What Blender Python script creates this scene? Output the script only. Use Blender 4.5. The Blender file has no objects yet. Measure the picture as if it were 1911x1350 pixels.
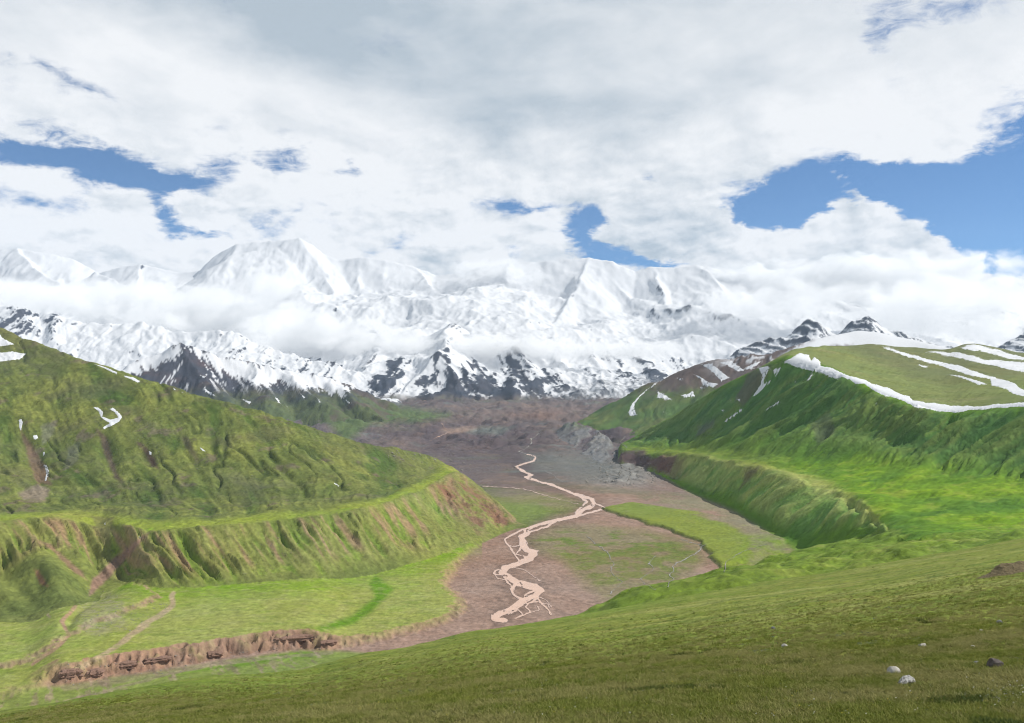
import bpy, math, random
import numpy as np
from mathutils import Vector

# ------------------------------------------------------------------ camera, sky, sun, exposure
sc = bpy.context.scene
W_PX, H_PX, F_PX = 1911.0, 1350.0, 1655.0        # photograph size and focal length in its pixels
PITCH = math.atan(55.0 / F_PX)                   # horizon at row 730
cam_d = bpy.data.cameras.new('camera'); cam = bpy.data.objects.new('camera', cam_d)
sc.collection.objects.link(cam); sc.camera = cam
cam_d.sensor_width = 36.0; cam_d.lens = F_PX * 36.0 / W_PX
cam_d.clip_start = 0.5; cam_d.clip_end = 200000.0
cam.location = (0, 0, 0); cam.rotation_euler = (math.pi / 2 + PITCH, 0, 0)

SUN_AZ, SUN_EL = math.radians(84), math.radians(44)   # azimuth from +Y towards +X
SKY_STRENGTH = 0.1
sc.view_settings.view_transform = 'Standard'; sc.view_settings.look = 'None'
sc.view_settings.exposure = 0.0; sc.view_settings.gamma = 1.0; sc.view_settings.use_curve_mapping = False
sc.cycles.use_denoising = True; sc.cycles.denoising_input_passes = 'RGB'; sc.cycles.use_adaptive_sampling = False; sc.cycles.volume_step_rate = 0.35
sc.cycles.pixel_filter_type = 'BLACKMAN_HARRIS'; sc.cycles.filter_width = 1.15
sc.cycles.max_bounces = 9; sc.cycles.diffuse_bounces = 3; sc.cycles.volume_bounces = 8
sc.cycles.transparent_max_bounces = 16
sc.cycles.sample_clamp_indirect = 6.0

sd = bpy.data.lights.new('sun', 'SUN'); sd.energy = 4.9; sd.angle = math.radians(0.6); sd.color = (1.0, 0.955, 0.89)
sun = bpy.data.objects.new('sun', sd); sc.collection.objects.link(sun)
sdir = Vector((math.cos(SUN_EL) * math.sin(SUN_AZ), math.cos(SUN_EL) * math.cos(SUN_AZ), math.sin(SUN_EL)))
sun.rotation_euler = sdir.to_track_quat('Z', 'Y').to_euler(); sun.location = (0, 0, 500)

def ray(px, py):
    """unit-depth ray through a photograph pixel: (u, 1, v) with u = x/y, v = z/y"""
    a = (np.asarray(px, float) - W_PX / 2) / F_PX; b = (H_PX / 2 - np.asarray(py, float)) / F_PX
    yy = math.cos(PITCH) - b * math.sin(PITCH); zz = math.sin(PITCH) + b * math.cos(PITCH)
    return a / yy, zz / yy

def project(u, v):
    """inverse of ray()"""
    c, s = math.cos(PITCH), math.sin(PITCH)
    dep = c + v * s
    return W_PX / 2 + F_PX * u / dep, H_PX / 2 - F_PX * (v * c - s) / dep

class NT:
    """tiny helper to write node trees"""
    def __init__(self, tree): self.t = tree; tree.nodes.clear()
    def n(self, kind, **kw):
        nd = self.t.nodes.new(kind)
        for k, val in kw.items(): setattr(nd, k, val)
        return nd
    def put(self, sock, val):
        if hasattr(val, 'is_output') or isinstance(val, bpy.types.NodeSocket): self.t.links.new(val, sock)
        else: sock.default_value = val
    def m(self, op, a, b=0.0, c=None, clamp=False):
        nd = self.n('ShaderNodeMath', operation=op, use_clamp=clamp)
        self.put(nd.inputs[0], a); self.put(nd.inputs[1], b)
        if c is not None: self.put(nd.inputs[2], c)
        return nd.outputs[0]
    def vm(self, op, a, b=(0, 0, 0)):
        nd = self.n('ShaderNodeVectorMath', operation=op); self.put(nd.inputs[0], a)
        if op == 'SCALE': self.put(nd.inputs['Scale'], b)
        else: self.put(nd.inputs[1], b)
        return nd.outputs['Value'] if op in ('LENGTH', 'DOT_PRODUCT', 'DISTANCE') else nd.outputs[0]
    def rng(self, x, a, b, c=0.0, d=1.0, smooth=True):
        nd = self.n('ShaderNodeMapRange', interpolation_type='SMOOTHSTEP' if smooth else 'LINEAR')
        self.put(nd.inputs['Value'], x)
        for k, q in zip(('From Min', 'From Max', 'To Min', 'To Max'), (a, b, c, d)): self.put(nd.inputs[k], q)
        return nd.outputs[0]
    def mix(self, f, a, b, mode='MIX'):
        nd = self.n('ShaderNodeMix', data_type='RGBA', blend_type=mode)
        self.put(nd.inputs[0], f)
        self.put(nd.inputs[6], a if not isinstance(a, tuple) else (*a, 1.0)[:4])
        self.put(nd.inputs[7], b if not isinstance(b, tuple) else (*b, 1.0)[:4])
        return nd.outputs[2]
    def noise(self, vec, scale, detail=4.0, rough=0.5, dist=0.0):
        nd = self.n('ShaderNodeTexNoise', noise_dimensions='3D')
        if vec is not None: self.put(nd.inputs['Vector'], vec)
        nd.inputs['Scale'].default_value = scale; nd.inputs['Detail'].default_value = detail
        nd.inputs['Roughness'].default_value = rough; nd.inputs['Distortion'].default_value = dist
        return nd.outputs['Fac']

def build_world():
    w = bpy.data.worlds.new('World'); sc.world = w; w.use_nodes = True
    N = NT(w.node_tree)
    out = N.n('ShaderNodeOutputWorld'); bg = N.n('ShaderNodeBackground'); bg.inputs['Strength'].default_value = SKY_STRENGTH
    N.t.links.new(bg.outputs[0], out.inputs[0])
    sky = N.n('ShaderNodeTexSky', sky_type='NISHITA'); sky.sun_disc = False
    sky.sun_elevation = SUN_EL; sky.sun_rotation = SUN_AZ; sky.altitude = 3600; sky.air_density = 1.0; sky.dust_density = 0.6; sky.ozone_density = 1.5
    d = N.n('ShaderNodeTexCoord').outputs['Generated']
    sp = N.n('ShaderNodeSeparateXYZ'); N.put(sp.inputs[0], d)
    az = N.m('MULTIPLY', N.m('ARCTAN2', sp.outputs[0], sp.outputs[1]), 180 / math.pi)
    el = N.m('MULTIPLY', N.m('ARCSINE', sp.outputs[2]), 180 / math.pi)
    cb = N.n('ShaderNodeCombineXYZ'); N.put(cb.inputs[0], az); N.put(cb.inputs[1], el)
    # ragged edges: warp the direction before the large shapes are looked up
    st = N.vm('MULTIPLY', d, (1.0, 1.0, 1.9))
    wn = N.n('ShaderNodeTexNoise', noise_dimensions='3D'); N.put(wn.inputs['Vector'], st)
    wn.inputs['Scale'].default_value = 9.0; wn.inputs['Detail'].default_value = 6.0; wn.inputs['Roughness'].default_value = 0.6
    wv = N.vm('MULTIPLY', N.vm('SUBTRACT', wn.outputs['Color'], (0.5, 0.5, 0.5)), (7.5, 4.6, 0.0))
    p = N.vm('ADD', cb.outputs[0], wv)
    def angles(px, py):
        u, v = ray(px, py); return math.degrees(math.atan2(u, 1.0)), math.degrees(math.atan2(v, math.hypot(1.0, u)))
    def blobs(lst):
        acc = None
        for (px, py, rx, ry, rot, wt) in lst:
            a, e = angles(px, py)
            mp = N.n('ShaderNodeMapping', vector_type='TEXTURE'); N.put(mp.inputs['Vector'], p)
            mp.inputs['Location'].default_value = (a, e, 0); mp.inputs['Rotation'].default_value = (0, 0, math.radians(-rot))
            k = math.degrees(1 / F_PX)
            mp.inputs['Scale'].default_value = (rx * k, ry * k, 1)
            r = N.vm('LENGTH', mp.outputs[0])
            g = N.rng(r, 1.65, 0.0, 0.0, wt)
            acc = g if acc is None else N.m('ADD', acc, g)
        return acc
    holes = blobs([(60, 282, 130, 28, 6, 1.15), (210, 315, 130, 36, 14, 1.2), (330, 318, 90, 30, -10, .9),
                   (90, 130, 95, 34, 8, .55), (40, 215, 80, 16, 5, .45), (150, 165, 70, 18, 14, .4),
                   (545, 303, 90, 24, -3, .95), (668, 314, 26, 20, 20, .7),
                   (325, 390, 28, 44, -35, .85), (385, 436, 66, 15, 6, .8),
                   (965, 384, 75, 16, 0, .85), (1075, 415, 34, 34, 40, .9), (1108, 450, 42, 50, 10, 1.0), (1180, 486, 80, 22, 6, 1.0), (1275, 497, 62, 12, 0, .8),
                   (955, 470, 34, 18, 0, .5), (1215, 330, 26, 10, 20, .6),
                   (1450, 362, 80, 34, 10, 1.2), (1375, 390, 46, 30, 20, 1.0), (1520, 388, 120, 36, 0, 1.1), (1600, 320, 110, 34, 6, 1.1),
                   (1730, 365, 200, 62, 4, 1.15), (1860, 415, 130, 80, 20, 1.3), (1900, 270, 60, 90, 0, 1.2), (1850, 470, 90, 50, 30, 1.1),
                   (1720, 18, 110, 44, 10, .62), (1650, 60, 40, 40, 30, .5)])
    puffs = blobs([(1530, 425, 80, 32, -10, 1.0), (1615, 425, 62, 48, 0, 1.3), (1745, 458, 60, 50, 15, 1.3), (1680, 490, 180, 44, 12, 1.2), (1800, 522, 150, 36, 14, 1.1),
                   (1565, 345, 50, 16, 16, .9), (1730, 290, 130, 26, 4, .9), (1610, 372, 26, 8, 10, .7), (1390, 440, 150, 50, 0, .9), (1240, 440, 90, 44, 0, .9), (1230, 395, 80, 40, 0, .5)])
    dark = blobs([(420, 20, 360, 70, 4, .62), (860, 115, 430, 100, 10, .85), (960, 205, 200, 46, 0, .6), (1120, 40, 200, 60, 0, .3), (1290, 185, 160, 46, -8, .5), (1090, 260, 220, 40, 6, .35),
                  (560, 250, 260, 30, 0, .22), (1240, 440, 100, 46, 0, .42), (1500, 500, 170, 40, 5, .32), (1440, 320, 170, 30, 8, .22), (820, 340, 200, 40, 0, .15), (1800, 30, 150, 70, 0, .2)])
    low = N.rng(el, 19.0, 9.0)                                       # 1 among the cumulus, 0 in the high deck
    fine = N.noise(st, 9.0, 10.0, 0.57, 0.3)
    billow = N.noise(st, 30.0, 8.0, 0.64, 0.15)
    soft = N.noise(N.vm('MULTIPLY', d, (1.0, 1.0, 2.6)), 4.2, 5.0, 0.52, 0.6)
    # offset towards the sun gives the lit and the shaded side of each billow
    off = N.vm('ADD', st, (0.020, -0.006, 0.036))
    fine2 = N.noise(off, 7.5, 6.0, 0.56, 0.3); fineL = N.noise(st, 7.5, 6.0, 0.56, 0.3)
    dens = N.m('ADD', N.m('SUBTRACT', 0.86, N.m('MULTIPLY', low, 0.24)), N.m('MULTIPLY', N.m('SUBTRACT', fine, 0.5), N.m('ADD', 2.2, N.m('MULTIPLY', low, 1.2))))
    dens = N.m('ADD', dens, N.m('MULTIPLY', N.m('SUBTRACT', billow, 0.5), N.m('ADD', 0.35, N.m('MULTIPLY', low, 0.75))))
    dens = N.m('SUBTRACT', N.m('ADD', dens, puffs), N.m('MULTIPLY', holes, 1.15))
    wisp = N.noise(N.vm('MULTIPLY', d, (1.0, 1.0, 2.8)), 34.0, 7.0, 0.66, 0.8)
    dens = N.m('ADD', dens, N.m('MULTIPLY', N.m('SUBTRACT', wisp, 0.5), N.m('ADD', 0.9, N.m('MULTIPLY', N.m('MINIMUM', holes, 1.0), 1.6))))
    alpha = N.rng(dens, N.m('ADD', -0.62, N.m('MULTIPLY', low, 0.20)), N.m('ADD', 0.58, N.m('MULTIPLY', low, -0.16)))
    alpha = N.m('MULTIPLY', alpha, 0.99)
    lit = N.m('MULTIPLY', N.m('SUBTRACT', fineL, fine2), N.m('ADD', 0.7, N.m('MULTIPLY', low, 2.4)))
    bil2 = N.noise(N.vm('ADD', st, (0.005, -0.002, 0.010)), 30.0, 8.0, 0.64, 0.15)
    lit = N.m('ADD', lit, N.m('MULTIPLY', N.m('SUBTRACT', billow, bil2), N.m('ADD', 0.15, N.m('MULTIPLY', low, 1.3))))
    thick = N.rng(dens, 0.2, 1.5)
    sh = N.m('ADD', N.m('MULTIPLY', dark, 0.68), N.m('MULTIPLY', thick, 0.14))
    sh = N.m('ADD', sh, N.m('MULTIPLY', N.m('SUBTRACT', soft, 0.5), 1.5))
    sh = N.m('SUBTRACT', sh, lit)
    sh = N.m('ADD', sh, N.rng(el, 14.0, 40.0, 0.0, 1.0))            # grey cloud bases, made darker overhead to cut the ambient light
    sh = N.m('ADD', sh, N.m('MULTIPLY', N.m('SUBTRACT', billow, 0.5), N.m('MULTIPLY', low, -0.35)), clamp=True)
    E = 1.0 / SKY_STRENGTH
    cloud = N.mix(sh, (0.93 * E, 0.94 * E, 0.95 * E), (0.46 * E, 0.535 * E, 0.60 * E))
    cloud = N.mix(N.rng(el, 24.0, 60.0), cloud, N.mix(1.0, cloud, (0.50, 0.51, 0.53), 'MULTIPLY'))  # unseen clouds above the view dimmed further, to weaken the sky's fill light
    blue = N.mix(1.0, sky.outputs[0], (0.50, 0.86, 1.10), 'MULTIPLY')
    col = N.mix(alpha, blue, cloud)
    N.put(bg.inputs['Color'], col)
    w.cycles.sampling_method = 'MANUAL'; w.cycles.sample_map_resolution = 512
build_world()

# ------------------------------------------------------------------ numerics
_PERM = np.random.RandomState(7).permutation(256).astype(np.int32); _PERM2 = np.concatenate([_PERM, _PERM])
_ang = np.linspace(0, 2 * np.pi, 256, endpoint=False)
_GX, _GY = np.cos(_ang).astype(np.float32), np.sin(_ang).astype(np.float32)
def perlin(x, y, seed=0):
    x = np.asarray(x, np.float32); y = np.asarray(y, np.float32)
    fx, fy = np.floor(x), np.floor(y); ix = (fx.astype(np.int32) + seed * 37) & 255; iy = (fy.astype(np.int32) + seed * 11) & 255
    dx, dy = x - fx, y - fy
    sx = dx * dx * dx * (dx * (dx * 6 - 15) + 10); sy = dy * dy * dy * (dy * (dy * 6 - 15) + 10)
    p0 = _PERM2[ix] + iy; p1 = _PERM2[ix + 1] + iy
    h = _PERM2[p0]; a = _GX[h] * dx + _GY[h] * dy
    h = _PERM2[p1]; b = _GX[h] * (dx - 1) + _GY[h] * dy
    h = _PERM2[(p0 + 1) & 511]; c = _GX[h] * dx + _GY[h] * (dy - 1)
    h = _PERM2[(p1 + 1) & 511]; d = _GX[h] * (dx - 1) + _GY[h] * (dy - 1)
    t = a + sx * (b - a); return (t + sy * ((c + sx * (d - c)) - t)) * 1.5
def fbm(x, y, octs=5, seed=0, gain=0.5, lac=2.03, ridged=False):
    tot = 0; amp = 1.0; nrm = 0.0
    for o in range(octs):
        n = perlin(x, y, seed + o * 17)
        if ridged: n = 1.0 - 2.0 * np.abs(n)
        tot = tot + amp * n; nrm += amp; amp *= gain; x = x * lac + 13.7; y = y * lac - 7.1
    return tot / nrm
def sstep(a, b, x):
    t = np.clip((x - a) / (b - a), 0, 1); return t * t * (3 - 2 * t)
def smax(a, b, k):
    h = np.clip(0.5 + 0.5 * (a - b) / k, 0, 1); return b + (a - b) * h + k * h * (1 - h)
def gauss(a, sig, axis):
    if sig <= 0: return a
    r = int(3 * sig + 0.5); w = np.exp(-0.5 * (np.arange(-r, r + 1) / sig) ** 2); w /= w.sum()
    pad = [(0, 0)] * a.ndim; pad[axis] = (r, r); p = np.pad(a, pad, mode='edge'); n = a.shape[axis]
    out = 0
    for i, q in enumerate(w):
        out = out + q * (p[i:i + n] if axis == 0 else p[:, i:i + n])
    return out
def lerp(a, b, t): return a + (b - a) * t
def segdist(x, y, pts):
    """distance to a polyline"""
    best = np.full(np.shape(x), 1e9, np.float32); par = np.zeros(np.shape(x), np.float32); n = len(pts) - 1
    for i in range(n):
        (x0, y0), (x1, y1) = pts[i][:2], pts[i + 1][:2]; dx, dy = x1 - x0, y1 - y0; L = dx * dx + dy * dy + 1e-9
        t = np.clip(((x - x0) * dx + (y - y0) * dy) / L, 0, 1)
        dd = np.hypot(x - (x0 + t * dx), y - (y0 + t * dy)); k = dd < best
        best = np.where(k, dd, best); par = np.where(k, i + t, par)
    return best, par
def sdpoly(x, y, poly, pad=60.0):
    """signed distance to a polygon, negative inside; far outside its box it is just `pad`"""
    P = np.array(poly, float); sh = np.shape(x)
    xf, yf = np.ravel(x), np.ravel(y); res = np.full(xf.shape, pad, np.float32)
    k = np.nonzero((xf > P[:, 0].min() - pad) & (xf < P[:, 0].max() + pad) & (yf > P[:, 1].min() - pad) & (yf < P[:, 1].max() + pad))[0]
    if len(k) == 0: return res.reshape(sh)
    X, Y = xf[k], yf[k]; ins = np.zeros(len(k), bool)
    d, _ = segdist(X, Y, list(map(tuple, P)) + [tuple(P[0])])
    j = len(P) - 1
    for i in range(len(P)):
        (xi, yi), (xj, yj) = P[i], P[j]
        c = ((yi > Y) != (yj > Y)) & (X < (xj - xi) * (Y - yi) / (yj - yi + 1e-12) + xi); ins ^= c; j = i
    res[k] = np.where(ins, -d, np.minimum(d, pad)); return res.reshape(sh)

# ------------------------------------------------------------------ mesh output
C = sc.collection
def link(name, me, mat=None, parent=None, kind=None, label=None, cat=None, group=None):
    o = bpy.data.objects.new(name, me); C.objects.link(o)
    if mat is not None and me is not None: me.materials.append(mat)
    if parent is not None: o.parent = parent
    if kind: o['kind'] = kind
    if label: o['label'] = label
    if cat: o['category'] = cat
    if group: o['group'] = group
    return o
def np_mesh(name, co, quads, attrs=None, smooth=True):
    """mesh from numpy arrays; attrs: name -> (n,3) colour or (n,) float"""
    me = bpy.data.meshes.new(name); n = len(co); k = quads.shape[1]
    me.vertices.add(n); me.vertices.foreach_set('co', np.ascontiguousarray(co, np.float32).ravel())
    me.loops.add(quads.size); me.loops.foreach_set('vertex_index', np.ascontiguousarray(quads, np.int32).ravel())
    me.polygons.add(len(quads)); me.polygons.foreach_set('loop_start', np.arange(0, quads.size, k, dtype=np.int32))
    me.polygons.foreach_set('use_smooth', np.full(len(quads), smooth, bool))
    for key, a in (attrs or {}).items():
        if a.ndim == 2:
            at = me.attributes.new(key, 'FLOAT_COLOR', 'POINT'); q = np.ones((n, 4), np.float32); q[:, :3] = a; at.data.foreach_set('color', q.ravel())
        else:
            at = me.attributes.new(key, 'FLOAT', 'POINT'); at.data.foreach_set('value', np.ascontiguousarray(a, np.float32))
    me.update(calc_edges=True); return me
def grid_faces(keep):
    """quads of a (rows, cols) vertex grid where the face mask keep (rows-1, cols-1) is set"""
    r, c = np.nonzero(keep); nc = keep.shape[1] + 1; a = r * nc + c
    return np.stack([a, a + 1, a + nc + 1, a + nc], 1)
def compact(co, quads, attrs):
    used = np.unique(quads); remap = np.full(len(co), -1, np.int64); remap[used] = np.arange(len(used))
    return co[used], remap[quads], {k: a[used] for k, a in attrs.items()}

class Grid:
    """terrain grid fanned out from the camera: columns of constant u = x/y, rows of constant depth y"""
    def __init__(self, u, y):
        self.u, self.y = u, y; self.U, self.Y = np.meshgrid(u, y); self.X = self.U * self.Y
    def loft(self, curves, smooth_u=8, smooth_r=1.5, front=0.6, back=0.6):
        """surface through curves ordered from near to far; curve = [(px, py, Y)...]"""
        u = self.u; ZY = []
        for cv in curves:
            cv = sorted(cv); uu, vv = ray([c[0] for c in cv], [c[1] for c in cv]); yy = np.array([c[2] for c in cv], float)
            Yk = gauss(np.interp(u, uu, yy), smooth_u, 0); vk = gauss(np.interp(u, uu, vv), smooth_u * .45, 0)
            ZY.append((Yk, vk * Yk))
        Z = np.empty_like(self.Y)
        for j in range(len(u)):
            ys = np.array([q[0][j] for q in ZY]); zs = np.array([q[1][j] for q in ZY])
            ys = np.maximum.accumulate(ys + np.arange(len(ys)) * 0.5)
            ys = np.concatenate([[ys[0] - 2000], ys, [ys[-1] + 2000]])
            zs = np.concatenate([[zs[0] - 2000 * front], zs, [zs[-1] - 2000 * back]])
            Z[:, j] = np.interp(self.y, ys, zs)
        return gauss(Z, smooth_r, 0)
    def fade(self, Z, lo, hi, floor=-3000):
        """sink a layer outside the pixel columns lo..hi (each a (start, full) pair)"""
        px = project(self.U, 0)[0]; k = np.ones_like(Z)
        if lo: k = k * sstep(lo[0], lo[1], px)
        if hi: k = k * sstep(hi[1], hi[0], px)
        return Z - (1 - k) * 900
    def finish(self, Z, vstart=None):
        self.Z = Z; self.V = Z / self.Y
        self.PX, self.PY = project(self.U, self.V)
        r = np.maximum.accumulate(self.V, axis=0)
        if vstart is not None: r = np.maximum(r, vstart[None, :])
        self.run = r; self.vis = self.V >= r - 1e-6
        self.keepv = self.V >= r - 0.010
    def hit(self, px, py):
        """depth at which the ray through (px, py) first meets the surface"""
        px = np.asarray(px, float); py = np.asarray(py, float); u, v = ray(px, py); sh = np.shape(u); u, v = np.ravel(u), np.ravel(v)
        ci = (u - self.u[0]) / (self.u[1] - self.u[0]); res = np.empty(len(u))
        c0 = np.clip(np.floor(ci).astype(int), 0, len(self.u) - 2); fr = np.clip(ci - c0, 0, 1)
        order = np.argsort(c0, kind='stable'); i = 0
        rr = self.run + np.arange(len(self.y))[:, None] * 1e-9
        while i < len(order):
            c = c0[order[i]]; j = i
            while j < len(order) and c0[order[j]] == c: j += 1
            k = order[i:j]
            a = np.interp(v[k], rr[:, c], self.y); b = np.interp(v[k], rr[:, c + 1], self.y)
            near = np.abs(a - b) < 0.06 * a
            res[k] = np.where(near, lerp(a, b, fr[k]), np.where(fr[k] < .5, a, b)); i = j
        return res.reshape(sh)
    def at(self, px, py):
        y = self.hit(px, py); u, v = ray(px, py); return u * y, y, v * y

def floor_z(Y):
    return np.interp(Y, [300, 850, 1150, 2000, 3300, 5000, 7000, 9000, 9800, 20000], [-316, -305, -300, -283, -257, -221, -165, -95, -60, 300])
def floor_xy(px, py):
    """world x, y of a pixel on the bare valley floor"""
    u, v = ray(px, py); y = np.linspace(500, 9800, 6000); f = floor_z(y) / y
    Y = np.interp(v, f, y); return u * Y, Y

# ------------------------------------------------------------------ middle ground: valley and its hills
ys = np.concatenate([np.geomspace(430, 850, 90, endpoint=False), np.geomspace(850, 2700, 500, endpoint=False),
                     np.geomspace(2700, 4300, 150, endpoint=False), np.geomspace(4300, 9700, 180)])
G = Grid(np.linspace(-0.655, 0.655, 900), ys)
X, Y = G.X, G.Y

# valley floor with terraces
Zf = floor_z(Y)
wig = fbm(X / 38, Y / 38, 4, 3)
T1 = [(100, 1277), (150, 1272), (200, 1262), (300, 1245), (400, 1229), (480, 1215), (560, 1207), (630, 1211), (720, 1193), (800, 1175), (858, 1152), (868, 1125), (835, 1092), (862, 1047), (900, 1010),
      (800, 1000), (400, 1000), (0, 1000), (-250, 1000), (-250, 1330), (-60, 1330), (20, 1300)]
T1w = [tuple(float(q) for q in floor_xy(*p)) for p in T1]
s1 = sdpoly(X, Y, T1w, 120)
pxf = project(G.U, -.2)[0]
gul = np.abs(fbm(X / 17, Y / 17, 3, 4))
step1 = sstep(6, -17, s1 + wig * 10 + (gul - .2) * 22)
Zf = Zf + lerp(lerp(4, 17, sstep(40, 130, pxf)), 7, sstep(560, 680, pxf)) * step1
# older scarp higher on the terrace, left
S2 = [(-60, 1262), (30, 1252), (95, 1232), (150, 1205), (215, 1178), (262, 1160), (300, 1140), (250, 1105), (0, 1105), (-250, 1105), (-250, 1265)]
s2b = sdpoly(X, Y, [tuple(float(q) for q in floor_xy(*p)) for p in S2], 120); step2 = sstep(4, -12, s2b + wig * 9 + (gul - .2) * 18); Zf = Zf + 6 * step2
T2 = [(1120, 950), (1170, 968), (1220, 982), (1270, 1000), (1308, 1013), (1318, 1028), (1332, 1048), (1345, 1062), (1395, 1050), (1470, 1010), (1400, 985), (1330, 965), (1250, 948), (1180, 938)]
T2w = [tuple(float(q) for q in floor_xy(*p)) for p in T2]
s2 = sdpoly(X, Y, T2w, 150) + 9 * fbm(X / 55, Y / 55, 3, 5) + 45 * (fbm(X / 95, Y / 130, 3, 6) + .15) * sstep(1010, 960, project(G.U, floor_z(Y) / Y)[1]) * sstep(1150, 1230, project(G.U, 0)[0]); Zf = Zf + 5.5 * sstep(3, -7, s2 + wig * 4) * sstep(2900, 1900, Y)
# rubble of the upper valley
hum = fbm(X / 420, Y / 420, 5, 11, 0.55); up = sstep(2900, 4600, Y)
Zf = Zf + up * (hum * 78 + np.abs(fbm(X / 150, Y / 150, 4, 12)) * 44 - 12)
Zf = Zf + fbm(X / 60, Y / 60, 3, 14) * 0.9
rub = [(1130, 870), (1170, 858), (1215, 870), (1240, 892), (1220, 908), (1150, 910), (1090, 905)]
rubw = [tuple(float(q) for q in floor_xy(*p)) for p in rub]
srub = sdpoly(X, Y, rubw, 300); krub = sstep(80, -120, srub)
Zf = Zf + krub * (6 + 26 * np.abs(fbm(X / 90, Y / 90, 4, 15, .6)))

# left hill: toe, lip of the moraine bench, back of the bench, hollow of the slope, crest
def by_slope(toe, top, s):
    """depth of a lip seen at `top` above a foot at `toe`, joined by a slope s"""
    out = []
    tp = np.array([t[0] for t in toe]); tpy = np.array([t[1] for t in toe])
    for (px, py, *z) in top:
        _, vt = ray(px, np.interp(px, tp, tpy)); _, v = ray(px, py); zt = -284.0; yt = zt / vt
        out.append((px, py, z[0] if z else (zt - s * yt) / (v - s)))
    return out
def flat(pts, z): return [(px, py, z / ray(px, py)[1]) for px, py in pts]
c_toe = [(-150, 1120), (0, 1092), (100, 1077), (170, 1077), (230, 1088), (270, 1102), (330, 1104), (400, 1100), (520, 1092), (600, 1085), (700, 1065), (800, 1042), (850, 1026), (900, 1006), (940, 990), (975, 977), (1010, 985)]
c_lip = by_slope(c_toe, [(-150, 985), (0, 972), (60, 968), (120, 965), (180, 968), (240, 978), (275, 988), (330, 985), (450, 978), (600, 962), (700, 945), (790, 915, 1850), (840, 885, 2190), (857, 879, 2250), (880, 894, 2200), (910, 920, 2120), (940, 946, 2040), (968, 974, 1970), (1010, 1010, 1900)], 0.52)
def lipz(px):
    a = np.array(c_lip); return np.interp(px, a[:, 0], [ray(p[0], p[1])[1] * p[2] for p in c_lip])
c_back = [(px, py, (lipz(px) + 3) / ray(px, py)[1]) for px, py in [(-150, 940), (0, 927), (100, 922), (200, 930), (300, 935), (450, 930), (600, 922), (700, 905), (790, 885), (830, 870)]] + [(870, 890, 2260), (900, 914, 2200), (940, 950, 2110), (1010, 1015, 1960)]
c_crest = [(-150, 560, 2750), (0, 615, 2609), (150, 665, 2430), (300, 714, 2294), (430, 750, 2200), (560, 788, 2150), (640, 812, 2170), (700, 829, 2210), (760, 842, 2300), (810, 853, 2400), (835, 866, 2460), (870, 892, 2320), (900, 918, 2260), (940, 955, 2170), (1010, 1020, 2000)]
def between(c0, c1, ty, tz):
    a = np.array(c0); b = np.array(c1); px = np.unique(np.concatenate([a[:, 0], b[:, 0]])); o = []
    for p in px:
        y0, y1 = np.interp(p, a[:, 0], a[:, 2]), np.interp(p, b[:, 0], b[:, 2])
        z0 = ray(p, np.interp(p, a[:, 0], a[:, 1]))[1] * y0; z1 = ray(p, np.interp(p, b[:, 0], b[:, 1]))[1] * y1
        yy = lerp(y0, y1, ty); zz = lerp(z0, z1, tz); o.append((p, float(project(0, zz / yy)[1]), yy))
    return o
Zc = G.loft([flat(c_toe, -283), c_lip, c_back, between(c_back, c_crest, .35, .24), c_crest, [(a, b + 40, c + 330) for a, b, c in c_crest]], 7, 2.6)
Zc = G.fade(Zc, None, (985, 1030))
for pts in ([(-40, 972, 1540), (20, 990, 1480), (65, 1005, 1420), (105, 1050, 1290), (130, 1110, 1190)], [(90, 962, 1560), (140, 998, 1455), (178, 1048, 1335)], [(-80, 1030, 1380), (-10, 1080, 1260), (45, 1128, 1165)]):
    P3 = [(ray(a, b)[0] * c, c, ray(a, b)[1] * c) for a, b, c in pts]; k = (Y > 1050) & (Y < 1750) & (G.U < -.35)
    d_, par_ = segdist(X[k] + 5 * wig[k], Y[k] + 5 * wig[k], P3); t_ = np.full(Y.shape, -3000.0); t_[k] = np.interp(par_, np.arange(len(P3)), [q[2] for q in P3]) - .50 * (np.sqrt(d_ * d_ + 400) - 20); Zc = smax(t_, Zc, 8)

# right hill: toe, moraine crest, trough, foot of the face, hollow, crest, plateau edge
d_toe = [(1120, 868, 3150), (1165, 872, 3060), (1235, 890, 2760), (1300, 919, 2390), (1350, 934, 2250), (1400, 963, 2000), (1460, 1002, 1750), (1500, 1016, 1660), (1560, 1006, 1560), (1620, 992, 1430), (1662, 1000, 1230), (1700, 1020, 1080), (2050, 1100, 1000)]
d_mor = [(1120, 850, 3400), (1165, 840, 3230), (1210, 851, 2980), (1265, 846, 2740), (1300, 848, 2610), (1400, 868, 2190), (1480, 885, 1990), (1550, 905, 1810), (1600, 925, 1600), (1640, 950, 1430), (1662, 985, 1230), (1690, 1010, 1120), (2050, 1020, 1080)]
d_tro = [(1120, 848, 3500), (1165, 837, 3350), (1265, 842, 2880), (1400, 863, 2330), (1480, 879, 2130), (1550, 897, 1950), (1640, 932, 1630), (1700, 950, 1470), (1911, 965, 1320), (2050, 970, 1270)]
d_ft = [(1120, 846, 3700), (1165, 834, 3600), (1250, 838, 3020), (1400, 849, 2460), (1550, 861, 2160), (1700, 880, 1880), (1911, 902, 1600), (2050, 915, 1450)]
d_cr = [(1120, 845, 4150), (1165, 826, 4000), (1200, 806, 3850), (1250, 779, 3650), (1300, 746, 3450), (1350, 715, 3250), (1400, 692, 3080), (1470, 661, 2900), (1560, 690, 2623), (1640, 730, 2380), (1700, 755, 2181), (1780, 768, 2060), (1850, 761, 1990), (1911, 752, 1932), (2050, 742, 1800)]
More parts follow.
